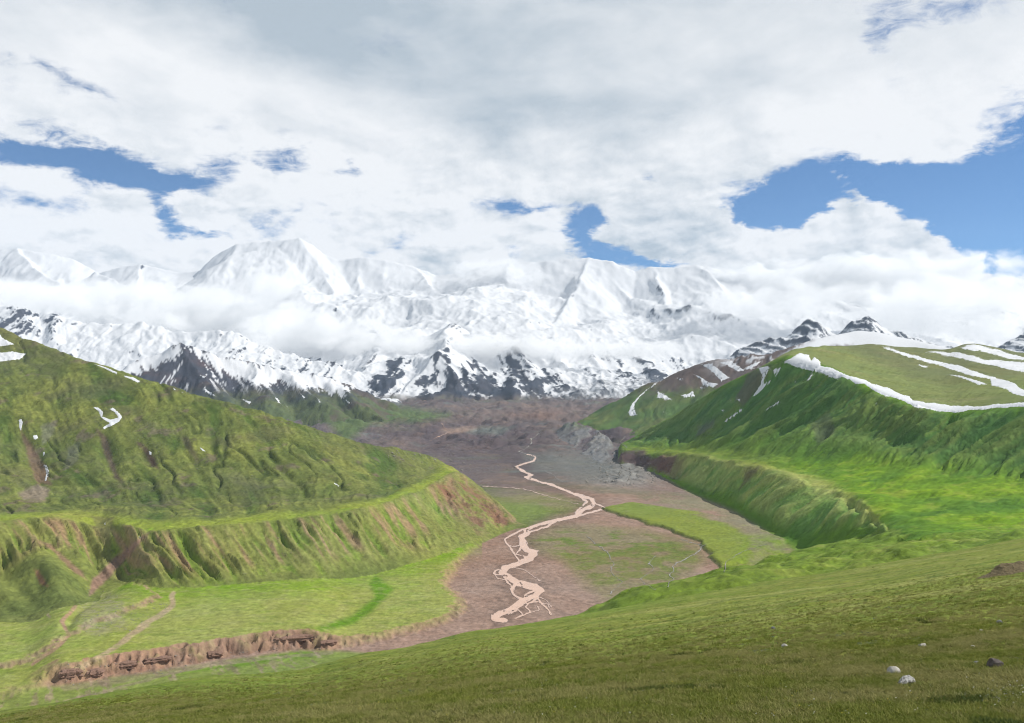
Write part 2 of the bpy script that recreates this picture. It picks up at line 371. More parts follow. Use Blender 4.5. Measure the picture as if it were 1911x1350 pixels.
d_pl = [(1120, 850, 4300), (1300, 752, 3600), (1400, 697, 3230), (1470, 655, 3080), (1520, 647, 3500), (1560, 642, 3838), (1640, 640, 4000), (1700, 647, 4080), (1760, 652, 4150), (1811, 640, 4300), (1911, 658, 4100), (2050, 672, 4000)]
Zd = G.loft([d_toe, d_mor, d_tro, d_ft, between(d_ft, d_cr, .42, .30), d_cr, d_pl, [(a, b + 20, c + 330) for a, b, c in d_pl]], 8, 4.0, front=0.2)
Zd = G.fade(Zd, (1095, 1160), None)
kS = sstep(1420, 1560, project(G.U, 0)[0]) * sstep(2150, 1900, Y); Zd = lerp(Zd, gauss(gauss(Zd, 9, 0), 11, 1), kS)
# hummocky spur below the foreground slope
h_cr = [(900, 1290, 560), (1000, 1215, 600), (1075, 1165, 630), (1130, 1138, 650), (1240, 1100, 700), (1340, 1077, 760), (1450, 1057, 850), (1550, 1040, 960), (1650, 1018, 1060), (1911, 988, 1150), (2050, 980, 1180)]
h_bk = [(900, 1290, 900), (1000, 1200, 930), (1100, 1140, 980), (1240, 1098, 1040), (1340, 1079, 1110), (1450, 1060, 1230), (1550, 1040, 1250), (1650, 1012, 1230), (1911, 975, 1290), (2050, 968, 1300)]
h_b2 = [(900, 1290, 1000), (1000, 1200, 1000), (1100, 1140, 1050), (1240, 1100, 1120), (1340, 1080, 1230), (1450, 1042, 1480), (1500, 1025, 1540), (1550, 1012, 1530), (1600, 1000, 1480), (1650, 992, 1340), (1911, 972, 1300), (2050, 966, 1310)]
Zh = G.loft([[(a, b + 70, c * .62) for a, b, c in h_cr], h_cr, h_bk, h_b2], 7, 2.0, back=0.45)
Zh = G.fade(Zh, (900, 1020), None)
# grey lateral moraine and hill behind
w_toe = [(1000, 842, 3950), (1040, 838, 3950), (1100, 864, 3240), (1150, 873, 3060), (1200, 880, 2950)]
w_cr = [(1000, 838, 4600), (1030, 815, 4700), (1047, 795, 4700), (1068, 786, 4650), (1090, 795, 4450), (1112, 802, 4300), (1135, 818, 4050), (1152, 840, 3780), (1170, 858, 3500), (1200, 875, 3300)]
Zw = G.fade(G.loft([w_toe, between(w_toe, w_cr, .5, .42), w_cr, [(a, b + 8, c + 260) for a, b, c in w_cr]], 4, 1.0), (985, 1040), (1175, 1215))
e_ft = [(1020, 810, 4950), (1060, 806, 5000), (1100, 801, 4950), (1130, 801, 4900), (1165, 816, 4600), (1250, 800, 4600), (2050, 780, 4600)]
e_cr = [(1020, 812, 5250), (1060, 800, 5300), (1100, 775, 5500), (1150, 746, 5600), (1200, 722, 5600), (1250, 700, 5600), (1300, 684, 5500), (1330, 675, 5400), (1400, 664, 5300), (1440, 660, 5250), (1480, 645, 5250), (1520, 632, 5300), (1560, 624, 5400), (1600, 617, 5500), (1640, 620, 5500), (1700, 632, 5500), (1760, 647, 5400), (1800, 655, 5300), (2050, 690, 5200)]
Ze = G.fade(G.loft([e_ft, between(e_ft, e_cr, .45, .36), e_cr, [(a, b + 12, c + 500) for a, b, c in e_cr]], 5, 1.2), (1040, 1070), None)
# dark mountain behind the left hill
f_ft = [(-100, 790, 5200), (200, 800, 5200), (500, 815, 5200), (640, 825, 4700), (700, 815, 4900), (760, 800, 5300), (800, 790, 5600), (860, 785, 6000)]
f_cr = [(-100, 745, 6000), (120, 720, 6100), (200, 690, 6300), (260, 668, 6400), (310, 654, 6500), (345, 647, 6500), (375, 656, 6500), (420, 668, 6550), (470, 678, 6600), (530, 690, 6700), (590, 698, 6800), (640, 712, 6900), (700, 738, 7000), (750, 762, 7100), (800, 780, 7200), (860, 795, 7200)]
Zg = G.fade(G.loft([f_ft, between(f_ft, f_cr, .45, .33), f_cr, [(a, b + 25, c + 700) for a, b, c in f_cr]], 3, 1.0), None, (790, 850))

# relief: gullies that run down the faces (q is constant along a gully)
PX0, PYc = project(G.U, Zc / Y); PYd = project(G.U, Zd / Y)[1]; PYg = project(G.U, Zg / Y)[1]; PYe = project(G.U, Ze / Y)[1]; PYw = project(G.U, Zw / Y)[1]
lipYc = gauss(np.interp(G.u, ray([c[0] for c in c_lip], 900)[0], [c[2] for c in c_lip]), 7, 0)[None, :]
toeYc = gauss(np.interp(G.u, ray([c[0] for c in c_toe], 900)[0], [c[2] for c in flat(c_toe, -283)]), 7, 0)[None, :]
tC = (Y - toeYc) / (lipYc - toeYc)                       # 0 at the toe, 1 at the lip of the left bench
qC = PX0 - 0.70 * PYc + 14 * fbm(X / 190, Y / 190, 3, 21)
ribC = .55 * fbm(qC / 58, tC * .7, 4, 22, .55, ridged=True) + .10 * fbm(qC / 8, tC * 1.0, 3, 7, .6, ridged=True) + .45 * fbm(qC / 23 + .5 * fbm(X / 80, Y / 80, 2, 19), tC * .7, 4, 20, .58, ridged=True)
varC = .35 + 1.1 * sstep(-.4, .5, fbm(X / 130, Y / 130, 3, 18))
faceC = sstep(-.05, .25, tC) * sstep(1.12, .85, tC)
Zc = Zc + faceC * (ribC - .40) * 19 * varC * sstep(985, 930, PX0)
upC = sstep(1.35, 1.9, (Y - toeYc) / (lipYc - toeYc))
qU = PX0 - 0.55 * PYc + 50 * fbm(X / 300, Y / 300, 3, 23)
ribU = fbm(qU / 95, PYc / 160, 5, 24, .55, ridged=True)
Zc = Zc + upC * ((ribU - .4) * 7 * (.4 + sstep(-.3, .4, fbm(X / 350, Y / 350, 3, 17))) + fbm(X / 230, Y / 230, 6, 25, .52) * 15)
gn = fbm(qU / 130, PYc / 230, 4, 27, .5); gul_u = upC * np.exp(-(gn / .028) ** 2) * sstep(-.2, .3, fbm(X / 260, Y / 260, 2, 28))
gn2 = fbm(qU / 60 + 9, PYc / 150, 4, 29, .5); gul_u = np.maximum(gul_u, .6 * upC * np.exp(-(gn2 / .03) ** 2) * sstep(.0, .4, fbm(X / 180, Y / 180, 2, 16)))
Zc = Zc - 5.5 * gul_u + upC * ((fbm(qU / 26, PYc / 60, 4, 15, .6, ridged=True) - .4) * 3.2 + fbm(X / 34, Y / 34, 3, 12, .6) * 1.6)
Zc = Zc + sstep(.95, 1.2, tC) * (1 - upC) * fbm(X / 80, Y / 80, 5, 26) * 11
crY = gauss(np.interp(G.u, ray([c[0] for c in d_cr], 800)[0], [c[2] for c in d_cr]), 7, 0)[None, :]
ftY = gauss(np.interp(G.u, ray([c[0] for c in d_ft], 800)[0], [c[2] for c in d_ft]), 7, 0)[None, :]
moY = gauss(np.interp(G.u, ray([c[0] for c in d_mor], 800)[0], [c[2] for c in d_mor]), 7, 0)[None, :]
toY = gauss(np.interp(G.u, ray([c[0] for c in d_toe], 800)[0], [c[2] for c in d_toe]), 7, 0)[None, :]
tD = (Y - ftY) / (crY - ftY); tM = (Y - toY) / (moY - toY)
qD = PX0 + 1.35 * PYd + 40 * fbm(X / 260, Y / 260, 3, 31)
ribD = fbm(qD / 62, tD * .5, 5, 32, .58, ridged=True)
faceD = sstep(-.1, .3, tD) * sstep(1.03, .86, tD)
Zd = Zd + faceD * ((ribD - .42) * 40 + (fbm(qD / 20, tD, 4, 30, .62, ridged=True) - .4) * 12)
ribM = fbm((PX0 + 1.25 * PYd) / 40 + fbm(X / 120, Y / 120, 3, 33), tM * .4, 4, 34, .55, ridged=True)
faceM = sstep(0, .3, tM) * sstep(1.1, .8, tM)
Zd = Zd + faceM * ((ribM - .45) * 12 + (fbm((PX0 + 1.1 * PYd) / 95, tM * .3, 2, 10, .5, ridged=True) - .4) * 20) + np.exp(-((tM - 1.05) / .4) ** 2) * fbm(X / 140, Y / 140, 3, 40) * 8
bowl = sstep(.9, 1.2, tM) * sstep(.25, -.1, tD)
Zd = Zd + bowl * (fbm(X / 150, Y / 150, 5, 35) * 13 + np.abs(fbm(X / 70, Y / 50, 3, 39)) * 7)
plat = sstep(1.0, 1.15, tD); Zd = Zd + plat * fbm(X / 300, Y / 220, 5, 36) * 18 * sstep(1.0, 2.2, tD)
Zh = Zh + fbm(X / 85, Y / 75, 5, 37, .5) * 15 + fbm(X / 200, Y / 160, 3, 36) * 14 + (np.abs(fbm(X / 90, Y / 90, 3, 38)) - .2) * 9
ribW = fbm((PX0 + .7 * PYw) / 17 + fbm(X / 150, Y / 150, 3, 41), PYw / 150, 4, 42, .55, ridged=True); Zw = Zw + (ribW - .4) * 17
ribE = fbm((PX0 + .9 * PYe) / 40 + fbm(X / 300, Y / 300, 3, 43), PYe / 200, 5, 44, .55, ridged=True); Zc2 = fbm(X / 500, Y / 500, 4, 45)
Ze = Ze + (ribE - .4) * 30 * sstep(.0, .5, (700 - PYe) / -60 + 1.0) * .9 + Zc2 * 12
ribG = fbm((PX0 - .25 * (PYg - 700) * np.sign(PX0 - 345)) / 34 + 1.2 * fbm(X / 500, Y / 500, 3, 46), PYg / 120, 5, 47, .6, ridged=True)
wgx = 60 * fbm(X / 300, Y / 300, 4, 49)
def ridge(pts, s):
    P3 = [(ray(a, b)[0] * c, c, ray(a, b)[1] * c) for a, b, c in pts]; k = (Y > 4600) & (Y < 8000); o = np.full(Y.shape, -3000.0)
    d, par = segdist(X[k] + wgx[k], Y[k] + wgx[k], P3); o[k] = np.interp(par, np.arange(len(P3)), [q[2] for q in P3]) - s * d; return o
Zg = Zg - 48 + (ribG - .4) * 26 + fbm(X / 600, Y / 600, 5, 48) * 20
for pts, s_ in [([(345, 642, 6500), (366, 690, 6100), (400, 728, 5700), (470, 775, 5350)], .62), ([(345, 642, 6500), (310, 655, 6480), (262, 672, 6350), (205, 700, 6100)], .60), ([(345, 642, 6500), (420, 667, 6560), (480, 679, 6620), (535, 690, 6700), (592, 699, 6800), (642, 713, 6900), (700, 738, 7000)], .58),
                ([(535, 690, 6700), (560, 722, 6200), (620, 765, 5600)], .55), ([(620, 706, 6850), (660, 745, 6200), (720, 785, 5700)], .52), ([(470, 677, 6600), (480, 715, 6150), (510, 755, 5650)], .55)]:
    Zg = smax(ridge(pts, s_) + (ribG - .4) * 22, Zg, 14)

layers = [('valley_floor', Zf), ('hill_left', Zc), ('hill_right', Zd), ('hummocky_spur', Zh), ('grey_moraine', Zw), ('hill_behind', Ze), ('dark_mountain', Zg)]
Z = Zf.copy(); lab = np.zeros(Z.shape, np.int8); top = Zf.copy()
for i, (nm, q) in enumerate(layers[1:], 1):
    k = {'hill_left': 5, 'hill_right': 9, 'hummocky_spur': 12, 'grey_moraine': 10, 'hill_behind': 14, 'dark_mountain': 18}[nm]
    lab = np.where(q > top, i, lab).astype(np.int8); top = np.maximum(top, q); Z = smax(q, Z, k)

# streams cut into the left slopes: (pixels, depth m, width m)
G.finish(Z)
cuts = [([(285, 992), (250, 1022), (215, 1050), (190, 1075), (172, 1095), (160, 1115)], 20, 36), ([(180, 950), (192, 1000), (203, 1045)], 14, 26), ([(140, 965), (165, 1010), (190, 1060)], 12, 14),
        ([(-20, 1030), (35, 1085), (85, 1135)], 12, 24), ([(60, 985), (110, 1030), (160, 1085)], 8, 18), ([(65, 1055), (80, 1090)], 7, 8), ([(-30, 1090), (20, 1125), (60, 1150)], 12, 14),
        ([(30, 790), (62, 845), (80, 905)], 12, 18), ([(190, 800), (200, 850), (222, 895)], 10, 14), ([(258, 828), (290, 870)], 10, 12), ([(330, 815), (370, 870)], 8, 12), ([(395, 820), (402, 865)], 6, 8),
        ([(505, 855), (560, 905), (575, 930)], 8, 10), ([(620, 895), (645, 915)], 6, 8), ([(165, 1120), (135, 1150), (115, 1190)], 5, 7), ([(90, 1140), (70, 1155)], 3, 6)]
for pts, dep, wid in cuts:
    wx, wy, _ = G.at([p[0] for p in pts], [p[1] for p in pts])
    k = (np.abs(Y - wy.mean()) < (np.ptp(wy) / 2 + 150)) & (np.abs(X - wx.mean()) < (np.ptp(wx) / 2 + 150))
    d, par = segdist(X[k] + 4 * wig[k], Y[k] + 4 * wig[k], list(zip(wx, wy))); n = len(pts) - 1
    Z[k] -= dep * np.exp(-(d / wid) ** 2) * np.clip(par / n * 3 + .15, 0, 1) * np.clip((n - par) / n * 3 + .35, 0, 1)

# ------------------------------------------------------------------ foreground slope
A = Grid(np.linspace(-0.655, 0.655, 760), np.geomspace(12, 430, 440))
a_crest = [(-150, 1375, 85), (0, 1337, 95), (150, 1308, 105), (300, 1287, 120), (450, 1266, 140), (560, 1249, 155), (620, 1236, 162), (680, 1224, 175), (760, 1213, 190), (880, 1184, 215), (1000, 1163, 235), (1140, 1140, 260), (1300, 1110, 285), (1500, 1076, 310), (1700, 1042, 335), (1911, 1006, 355), (2050, 985, 365)]
a_near = [(-150, 1500, 19), (0, 1480, 18), (955, 1480, 14), (2050, 1480, 13)]
a_mid = [(-150, 1410, 33), (0, 1392, 30), (300, 1370, 26), (955, 1350, 20.5), (2050, 1350, 18.5)]
Za = A.loft([a_near, a_mid, between(a_mid, a_crest, .4, .43), a_crest, [(a, b + 8, c + 22) for a, b, c in a_crest]], 9, 3.0, front=.4, back=.5)
AX, AY = A.X, A.Y
roll = fbm(AX / 46, AY / 30, 4, 51) * sstep(30, 120, AY) * 1.1 + fbm(AX / 11, AY / 7, 3, 52) * .16 * sstep(14, 40, AY)
tuss = np.abs(fbm(AX / 1.3, AY / 1.3, 3, 53)) * .10 * sstep(200, 60, AY) + np.abs(fbm(AX / 4.5, AY / 3.5, 3, 50)) * .30 * sstep(45, 90, AY)
# narrow paths trodden along the slope
tr = fbm((AY + .42 * AX * .25) / 5.5 + .8 * fbm(AX / 40, AY / 40, 2, 54), AX / 90, 3, 55)
Za = Za + roll + tuss + .12 * tr * sstep(40, 90, AY)
dip = np.exp(-((project(A.U, 0)[0] - 610) / 130) ** 2) * np.exp(-((AY - 120) / 30) ** 2) * 1.6
Za = Za - dip
A.finish(Za)
vA = np.interp(G.u, A.u, A.run[-1]) - 0.012
G.finish(Z, vA)
PX, PY, Z = G.PX, G.PY, G.Z

# ------------------------------------------------------------------ ground colours of the middle ground
col = np.zeros(Z.shape + (3,), np.float32)
def paint(mask, rgb, arr=None):
    a = col if arr is None else arr
    m = np.clip(mask, 0, 1)[..., None].astype(np.float32); a += (np.asarray(rgb, np.float32) - a) * m
n1 = fbm(X / 45, Y / 45, 5, 61, .6); n2 = fbm(X / 210, Y / 210, 5, 62, .6); n3 = fbm(X / 14, Y / 14, 3, 63, .6); n4 = fbm(X / 600, Y / 600, 4, 64, .55)
gz, gx = np.gradient(Z, axis=0) / np.gradient(Y, axis=0), np.gradient(Z, axis=1) / np.gradient(X, axis=1)
slope = np.hypot(gz, gx)
def reg(poly, soft=5.0, wob=8.0, fr=1.0):
    return sstep(soft, -soft, sdpoly(PX, PY, poly) + wob * (n1 * .6 + n2 * .5) * fr)
BED, BED2 = (.24, .168, .135), (.185, .125, .10)
PALE, GREEN, BRIGHT, OLIVE, DEEP = (.215, .235, .075), (.085, .135, .022), (.115, .205, .018), (.125, .125, .045), (.064, .132, .036)
SOIL, DARKSOIL, MORN, SCREE = (.215, .135, .095), (.11, .075, .06), (.098, .082, .082), (.19, .195, .19)
# floor
L = lab == 0
paint(np.ones_like(Z), BED); paint(sstep(-.2, .5, n2) * .6, BED2)
far = sstep(2150, 2900, Y + 500 * n4)
paint(far, MORN); n6 = fbm(X / 520, Y / 1300, 6, 76, .58); n7 = fbm(X / 330, Y / 620, 5, 79, .6)
paint(far * sstep(-.05, .35, n6) * .75, (.068, .055, .06)); paint(far * sstep(.1, .4, n7) * .6, (.165, .125, .105)); paint(far * sstep(.15, .4, -n7 + .3 * n6) * .6, (.05, .043, .048)); paint(far * sstep(.25, .45, n7 * .6 + n2 * .6) * .5, (.20, .15, .125)); paint(far * sstep(.1, .5, n4 + .4 * n1) * .5, (.15, .115, .095)); paint(far * sstep(.15, .5, -n4 + .3 * n2) * .45, (.11, .13, .075))
paint(far * sstep(.28, .5, fbm(X / 300, Y / 150, 4, 65)) * .6, (.14, .16, .15))
paint(far * reg([(700, 800), (800, 778), (930, 785), (1010, 800), (1040, 840), (960, 862), (850, 860), (760, 830)], 16, 22) * .65, (.075, .06, .066)); paint(far * reg([(820, 803), (870, 796), (905, 797), (880, 805), (840, 809)], 4, 5) * .8, (.22, .16, .13)); paint(far * reg([(870, 808), (900, 795), (960, 797), (930, 812)], 5, 6) * .7, (.13, .145, .13)); paint(far * reg([(760, 790), (850, 765), (1000, 755), (1130, 757), (1080, 785), (930, 780), (850, 790)], 10, 16) * .5, (.145, .11, .098)); paint(far * reg([(940, 775), (1010, 765), (1060, 770), (1020, 785)], 6, 8) * .6, (.15, .10, .085))
paint(reg([(640, 830), (690, 792), (800, 785), (840, 775), (760, 760), (600, 770)], 10, 14), (.075, .105, .045))
t1 = step1 * (s1 < 0)
paint(L * step1, PALE); paint(L * step1 * sstep(-.1, .5, n2) * .55, (.165, .205, .045)); paint(L * step1 * sstep(.0, .4, fbm(X / 24, Y / 70, 4, 66)) * .35, (.25, .25, .10))
paint(L * step1 * sstep(.0, .45, n1 + .6 * n4) * .4, (.12, .18, .03))
edge = L * sstep(.16, .34, slope) * (s1 < 14) * (s1 > -34) * sstep(900, 860, PX) * (.25 + .75 * sstep(60, 130, PX)) * lerp(1, .55, sstep(600, 700, PX))
paint(edge, (.25, .165, .12)); paint(edge * sstep(.1, .4, n3) * .5, (.17, .10, .075)); paint(edge * sstep(.15, .4, n1) * .5, (.13, .15, .05)); paint(edge * sstep(.42, .18, step1) * sstep(-.15, .15, n1 + .5 * n3) * sstep(110, 150, PX) * sstep(640, 600, PX) * .55, (.12, .07, .052))
toe_green = L * np.exp(-((PY - np.interp(PX, [c[0] for c in c_toe], [c[1] for c in c_toe])) / 22) ** 2) * (PX < 900)
paint(toe_green * (.6 + .6 * n1), BRIGHT)
paint(L * reg([(700, 1075), (735, 1100), (690, 1145), (660, 1165), (600, 1180), (590, 1172), (655, 1150), (700, 1115), (690, 1090)], 6, 4), (.09, .17, .02))
paint(L * reg([(-60, 1345), (-60, 1285), (110, 1281), (200, 1268), (320, 1250), (460, 1228), (560, 1214), (650, 1216), (690, 1222), (560, 1250), (300, 1300), (0, 1350)], 5, 6) * (1 - step1), (.15, .185, .055))
paint(L * reg([(200, 1266), (330, 1252), (470, 1230), (560, 1216), (600, 1222), (400, 1250), (250, 1272)], 4, 6) * (1 - step1) * .8, (.10, .18, .025))
paint(L * reg([(110, 1281), (220, 1262), (420, 1232), (440, 1238), (230, 1275), (120, 1290)], 3, 6) * (1 - step1) * .6, (.21, .175, .12))
sc2 = L * sstep(9, 1, np.abs(s2b + wig * 9 + (gul - .2) * 18 + 3)) * sstep(.22, .38, slope) * (PX < 320)
paint(sc2 * .85, (.23, .16, .12))
for pts_, wd_, c_, k_ in [([(322, 1108), (322, 1130), (300, 1148), (262, 1172), (225, 1200), (180, 1232), (130, 1258)], 5.5, (.30, .235, .165), .85), ([(175, 1098), (150, 1118), (135, 1140), (115, 1160), (128, 1185), (112, 1205), (60, 1240)], 3.6, (.28, .18, .13), .9),
                          ([(0, 1062), (35, 1098), (85, 1137), (92, 1152)], 2.6, (.24, .185, .14), .85), ([(620, 1218), (520, 1228), (420, 1238), (320, 1256), (230, 1282), (120, 1310)], 3.0, (.20, .17, .115), .6)]:
    d_, _ = segdist(PX + 5 * n1, PY + 3 * n1, pts_); paint((lab < 2) * sstep(wd_ * 1.25, wd_ * .6, d_) * k_, c_)
conep = reg([(165, 1095), (185, 1090), (230, 1120), (235, 1170), (180, 1190), (140, 1165)], 8, 8); paint(L * conep * .5 * sstep(.0, .4, n3 + .3), (.19, .165, .125))
paint(L * step1 * sstep(.05, .35, fbm(X / 30, Y / 14, 4, 59, .6)) * .35, (.26, .265, .12)); paint(L * step1 * sstep(.1, .4, fbm(X / 55, Y / 22, 4, 58, .6)) * .4, (.11, .165, .03))
bedk = L * (1 - step1) * (1 - far)
paint(bedk * sstep(.12, .3, fbm((X + .6 * Y) / 16, (Y - .6 * X) / 70, 4, 57, .6)) * .55, (.16, .115, .095)); paint(bedk * sstep(.2, .42, fbm((X + .6 * Y) / 9, (Y - .6 * X) / 60, 4, 56, .6)) * .5, (.29, .215, .18))
# bars and fans
bar = reg([(985, 1008), (1040, 985), (1120, 985), (1200, 990), (1300, 1012), (1318, 1045), (1260, 1090), (1140, 1122), (1090, 1085), (1050, 1050), (1010, 1030)], 16, 40)
paint(L * bar * (.45 + .9 * sstep(-.25, .35, n1 + .7 * n2)), (.125, .135, .05)); paint(L * bar * sstep(.05, .4, n1 + .5 * n2) * sstep(1075, 1010, PY), (.085, .12, .03))
fan = L * sstep(1, -4, s2 + wig * 4) * sstep(-.75, -.1, n2 + .5 * n1 + sstep(-10, -130, s2) + .9 * sstep(990, 1010, PY) - .7 * sstep(1250, 1340, PX) * sstep(1000, 960, PY))
paint(fan, (.145, .18, .045)); paint(fan * sstep(-.1, .4, n2) * .5, (.165, .205, .04)); paint(fan * sstep(.15, .5, n1) * .4, (.14, .15, .06))
paint(L * sstep(4, 1, np.abs(s2 + wig * 4 - 1)) * sstep(1000, 1170, PX) * sstep(.1, .3, slope), (.075, .085, .035))
paint(L * reg([(1190, 925), (1310, 925), (1420, 965), (1470, 1000), (1460, 1040), (1400, 1060), (1400, 1000), (1330, 965), (1250, 945)], 8, 14) * sstep(.5, -.2, n1 + n2), (.19, .165, .11))
paint(L * reg([(1400, 1000), (1480, 1000), (1500, 1040), (1430, 1070), (1340, 1085), (1300, 1100), (1345, 1062)], 8, 12) * (.6 + n1), (.14, .19, .035))
paint(L * reg([(880, 905), (960, 915), (1050, 925), (1095, 940), (1060, 962), (985, 985), (930, 985)], 8, 12) * (.55 + .8 * n2), (.115, .15, .045))
paint(L * reg([(900, 935), (1000, 940), (1040, 955), (985, 980), (930, 975)], 8, 10) * .7, (.12, .175, .045))
paint(L * reg([(930, 900), (1100, 905), (1200, 915), (1320, 930), (1200, 928), (1080, 915)], 6, 10) * .6, (.13, .125, .085))
nearD = L * sstep(15, 2, Zf - np.maximum(Zd, Zh)); paint(nearD * sstep(1215, 1290, PX), (.10, .165, .028)); paint(L * sstep(8, 1, Zf - Zc) * sstep(840, 930, PX), (.12, .15, .045))
paint(L * krub * .9, (.185, .185, .175)); paint(L * krub * sstep(.1, .5, n1) * .6, (.24, .235, .215))
paint(L * reg([(1030, 840), (1120, 850), (1160, 880), (1090, 905), (1000, 880), (980, 850)], 14, 20) * .7, (.125, .13, .12))
# left hill
M = lab == 1
hillc = np.zeros_like(col)
def P(m, c): paint(m, c, hillc)
P(np.ones_like(Z), (.098, .118, .038)); P(sstep(-.2, .5, n2 + .5 * n1), (.155, .178, .056)); P(sstep(.1, .6, n4 + .5 * n1) * .6, (.10, .105, .045))
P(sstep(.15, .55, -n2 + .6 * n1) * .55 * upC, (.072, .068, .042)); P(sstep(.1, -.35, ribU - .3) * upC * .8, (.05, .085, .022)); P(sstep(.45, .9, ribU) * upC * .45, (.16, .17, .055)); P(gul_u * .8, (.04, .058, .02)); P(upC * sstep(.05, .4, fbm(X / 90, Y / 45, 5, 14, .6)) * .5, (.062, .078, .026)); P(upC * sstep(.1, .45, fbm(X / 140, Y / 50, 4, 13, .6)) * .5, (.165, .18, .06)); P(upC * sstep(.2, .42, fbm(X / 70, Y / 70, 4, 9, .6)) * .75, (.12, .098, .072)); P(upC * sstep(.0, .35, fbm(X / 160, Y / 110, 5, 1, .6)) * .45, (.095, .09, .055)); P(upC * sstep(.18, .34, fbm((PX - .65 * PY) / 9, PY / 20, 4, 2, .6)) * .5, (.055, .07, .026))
P(sstep(700, 610, PY) * .6 * sstep(500, 100, PX), (.085, .085, .045))
bench = sstep(.97, 1.1, tC) * sstep(1.7, 1.2, tC)
P(bench * .85, (.20, .24, .052)); P(bench * sstep(.1, .4, n1) * .6, (.10, .165, .022)); P(bench * sstep(.2, .5, n2 - .3 * n1) * .5, (.20, .205, .08))
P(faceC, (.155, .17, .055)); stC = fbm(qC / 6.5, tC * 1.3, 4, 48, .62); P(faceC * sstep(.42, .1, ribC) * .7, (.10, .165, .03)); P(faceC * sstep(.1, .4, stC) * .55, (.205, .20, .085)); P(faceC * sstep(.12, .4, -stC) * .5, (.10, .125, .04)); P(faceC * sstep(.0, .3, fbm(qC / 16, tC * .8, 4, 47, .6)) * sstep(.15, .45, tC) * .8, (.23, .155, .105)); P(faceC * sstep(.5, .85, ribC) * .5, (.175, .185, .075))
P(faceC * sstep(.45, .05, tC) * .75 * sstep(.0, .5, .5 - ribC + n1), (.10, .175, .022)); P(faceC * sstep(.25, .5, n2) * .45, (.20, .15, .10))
P(faceC * sstep(.8, 1., tC) * sstep(600, 760, PX) * .35, (.2, .2, .085))
redn = sstep(8, -8, sdpoly(PX, PY, [(800, 905), (860, 890), (905, 925), (960, 972), (930, 990), (890, 1000), (850, 950)]) + 14 * n1)
P(redn * sstep(-.35, .25, .4 - ribC + n1) * .9, (.16, .085, .062))
P(sstep(840, 880, PX) * sstep(.2, .5, n1 + .3) * .3, (.13, .10, .07))
for poly, c_, k_ in [([(35, 795), (60, 830), (85, 870), (95, 905), (70, 905), (50, 850)], (.13, .085, .065), .8), ([(30, 920), (70, 905), (95, 915), (85, 935), (45, 935)], (.19, .15, .125), .8),
                     ([(180, 800), (200, 815), (215, 870), (228, 900), (215, 895), (195, 850)], (.10, .07, .06), .8), ([(255, 825), (275, 835), (300, 880), (285, 870)], (.095, .06, .055), .8),
                     ([(75, 795), (105, 785), (100, 815), (80, 830)], (.15, .15, .12), .55), ([(125, 835), (150, 825), (145, 860), (120, 880)], (.14, .14, .11), .45),
                     ([(335, 815), (350, 815), (375, 860), (365, 865)], (.10, .08, .06), .6), ([(270, 995), (285, 990), (225, 1055), (185, 1095), (165, 1115), (170, 1085), (205, 1048)], (.20, .13, .105), .9),
                     ([(75, 1010), (95, 1015), (150, 1065), (165, 1085), (140, 1070)], (.19, .125, .09), .85), ([(170, 965), (212, 965), (205, 1040), (190, 1005)], (.12, .105, .06), .6), ([(62, 1062), (72, 1065), (90, 1095), (75, 1090)], (.22, .12, .08), .9)]:
    P(sstep(3, -4, sdpoly(PX, PY, poly) + 6 * n1) * k_, c_)
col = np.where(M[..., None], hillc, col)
# right hill and spur
M = (lab == 2) | (lab == 3)
hillc = np.zeros_like(col)
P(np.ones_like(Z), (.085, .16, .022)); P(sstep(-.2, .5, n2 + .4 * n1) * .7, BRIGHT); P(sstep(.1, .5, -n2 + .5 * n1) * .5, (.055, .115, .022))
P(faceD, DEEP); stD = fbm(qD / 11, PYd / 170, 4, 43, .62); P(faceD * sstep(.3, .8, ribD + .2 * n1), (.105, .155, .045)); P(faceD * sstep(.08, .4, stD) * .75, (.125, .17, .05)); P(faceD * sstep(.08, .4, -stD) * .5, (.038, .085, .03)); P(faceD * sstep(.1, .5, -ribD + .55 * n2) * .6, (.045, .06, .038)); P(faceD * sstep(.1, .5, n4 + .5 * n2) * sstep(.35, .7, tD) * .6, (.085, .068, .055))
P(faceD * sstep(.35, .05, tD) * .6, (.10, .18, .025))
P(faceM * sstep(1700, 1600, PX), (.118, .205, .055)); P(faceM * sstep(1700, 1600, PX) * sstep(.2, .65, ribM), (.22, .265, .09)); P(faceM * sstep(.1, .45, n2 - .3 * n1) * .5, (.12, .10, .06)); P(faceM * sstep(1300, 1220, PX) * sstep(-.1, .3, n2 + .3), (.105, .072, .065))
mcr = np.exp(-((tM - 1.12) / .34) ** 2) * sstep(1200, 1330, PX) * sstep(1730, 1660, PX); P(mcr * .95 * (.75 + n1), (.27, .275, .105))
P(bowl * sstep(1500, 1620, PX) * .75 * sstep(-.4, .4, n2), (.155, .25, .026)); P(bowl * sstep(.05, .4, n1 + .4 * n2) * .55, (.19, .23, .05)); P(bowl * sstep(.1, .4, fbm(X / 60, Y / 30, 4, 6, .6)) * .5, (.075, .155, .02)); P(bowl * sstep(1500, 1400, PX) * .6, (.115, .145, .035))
P(plat, (.14, .165, .058)); P(plat * sstep(.0, .5, fbm(X / 260, Y / 120, 4, 67) + .25 * n1) * .7, (.115, .135, .042)); P(plat * sstep(.1, .5, fbm(X / 200, Y / 90, 4, 68)) * .5, (.20, .195, .095)); P(plat * sstep(2.4, 4.0, tD) * .5, (.095, .095, .05))
spur = lab == 3
P(spur * .85, (.13, .185, .034)); P(spur * sstep(.0, .4, n1 + .3 * n2) * .6, (.215, .23, .075)); P(spur * sstep(.1, .5, n2) * .6, (.085, .15, .02)); P(spur * sstep(1100, 800, Y) * .35, (.10, .13, .03))
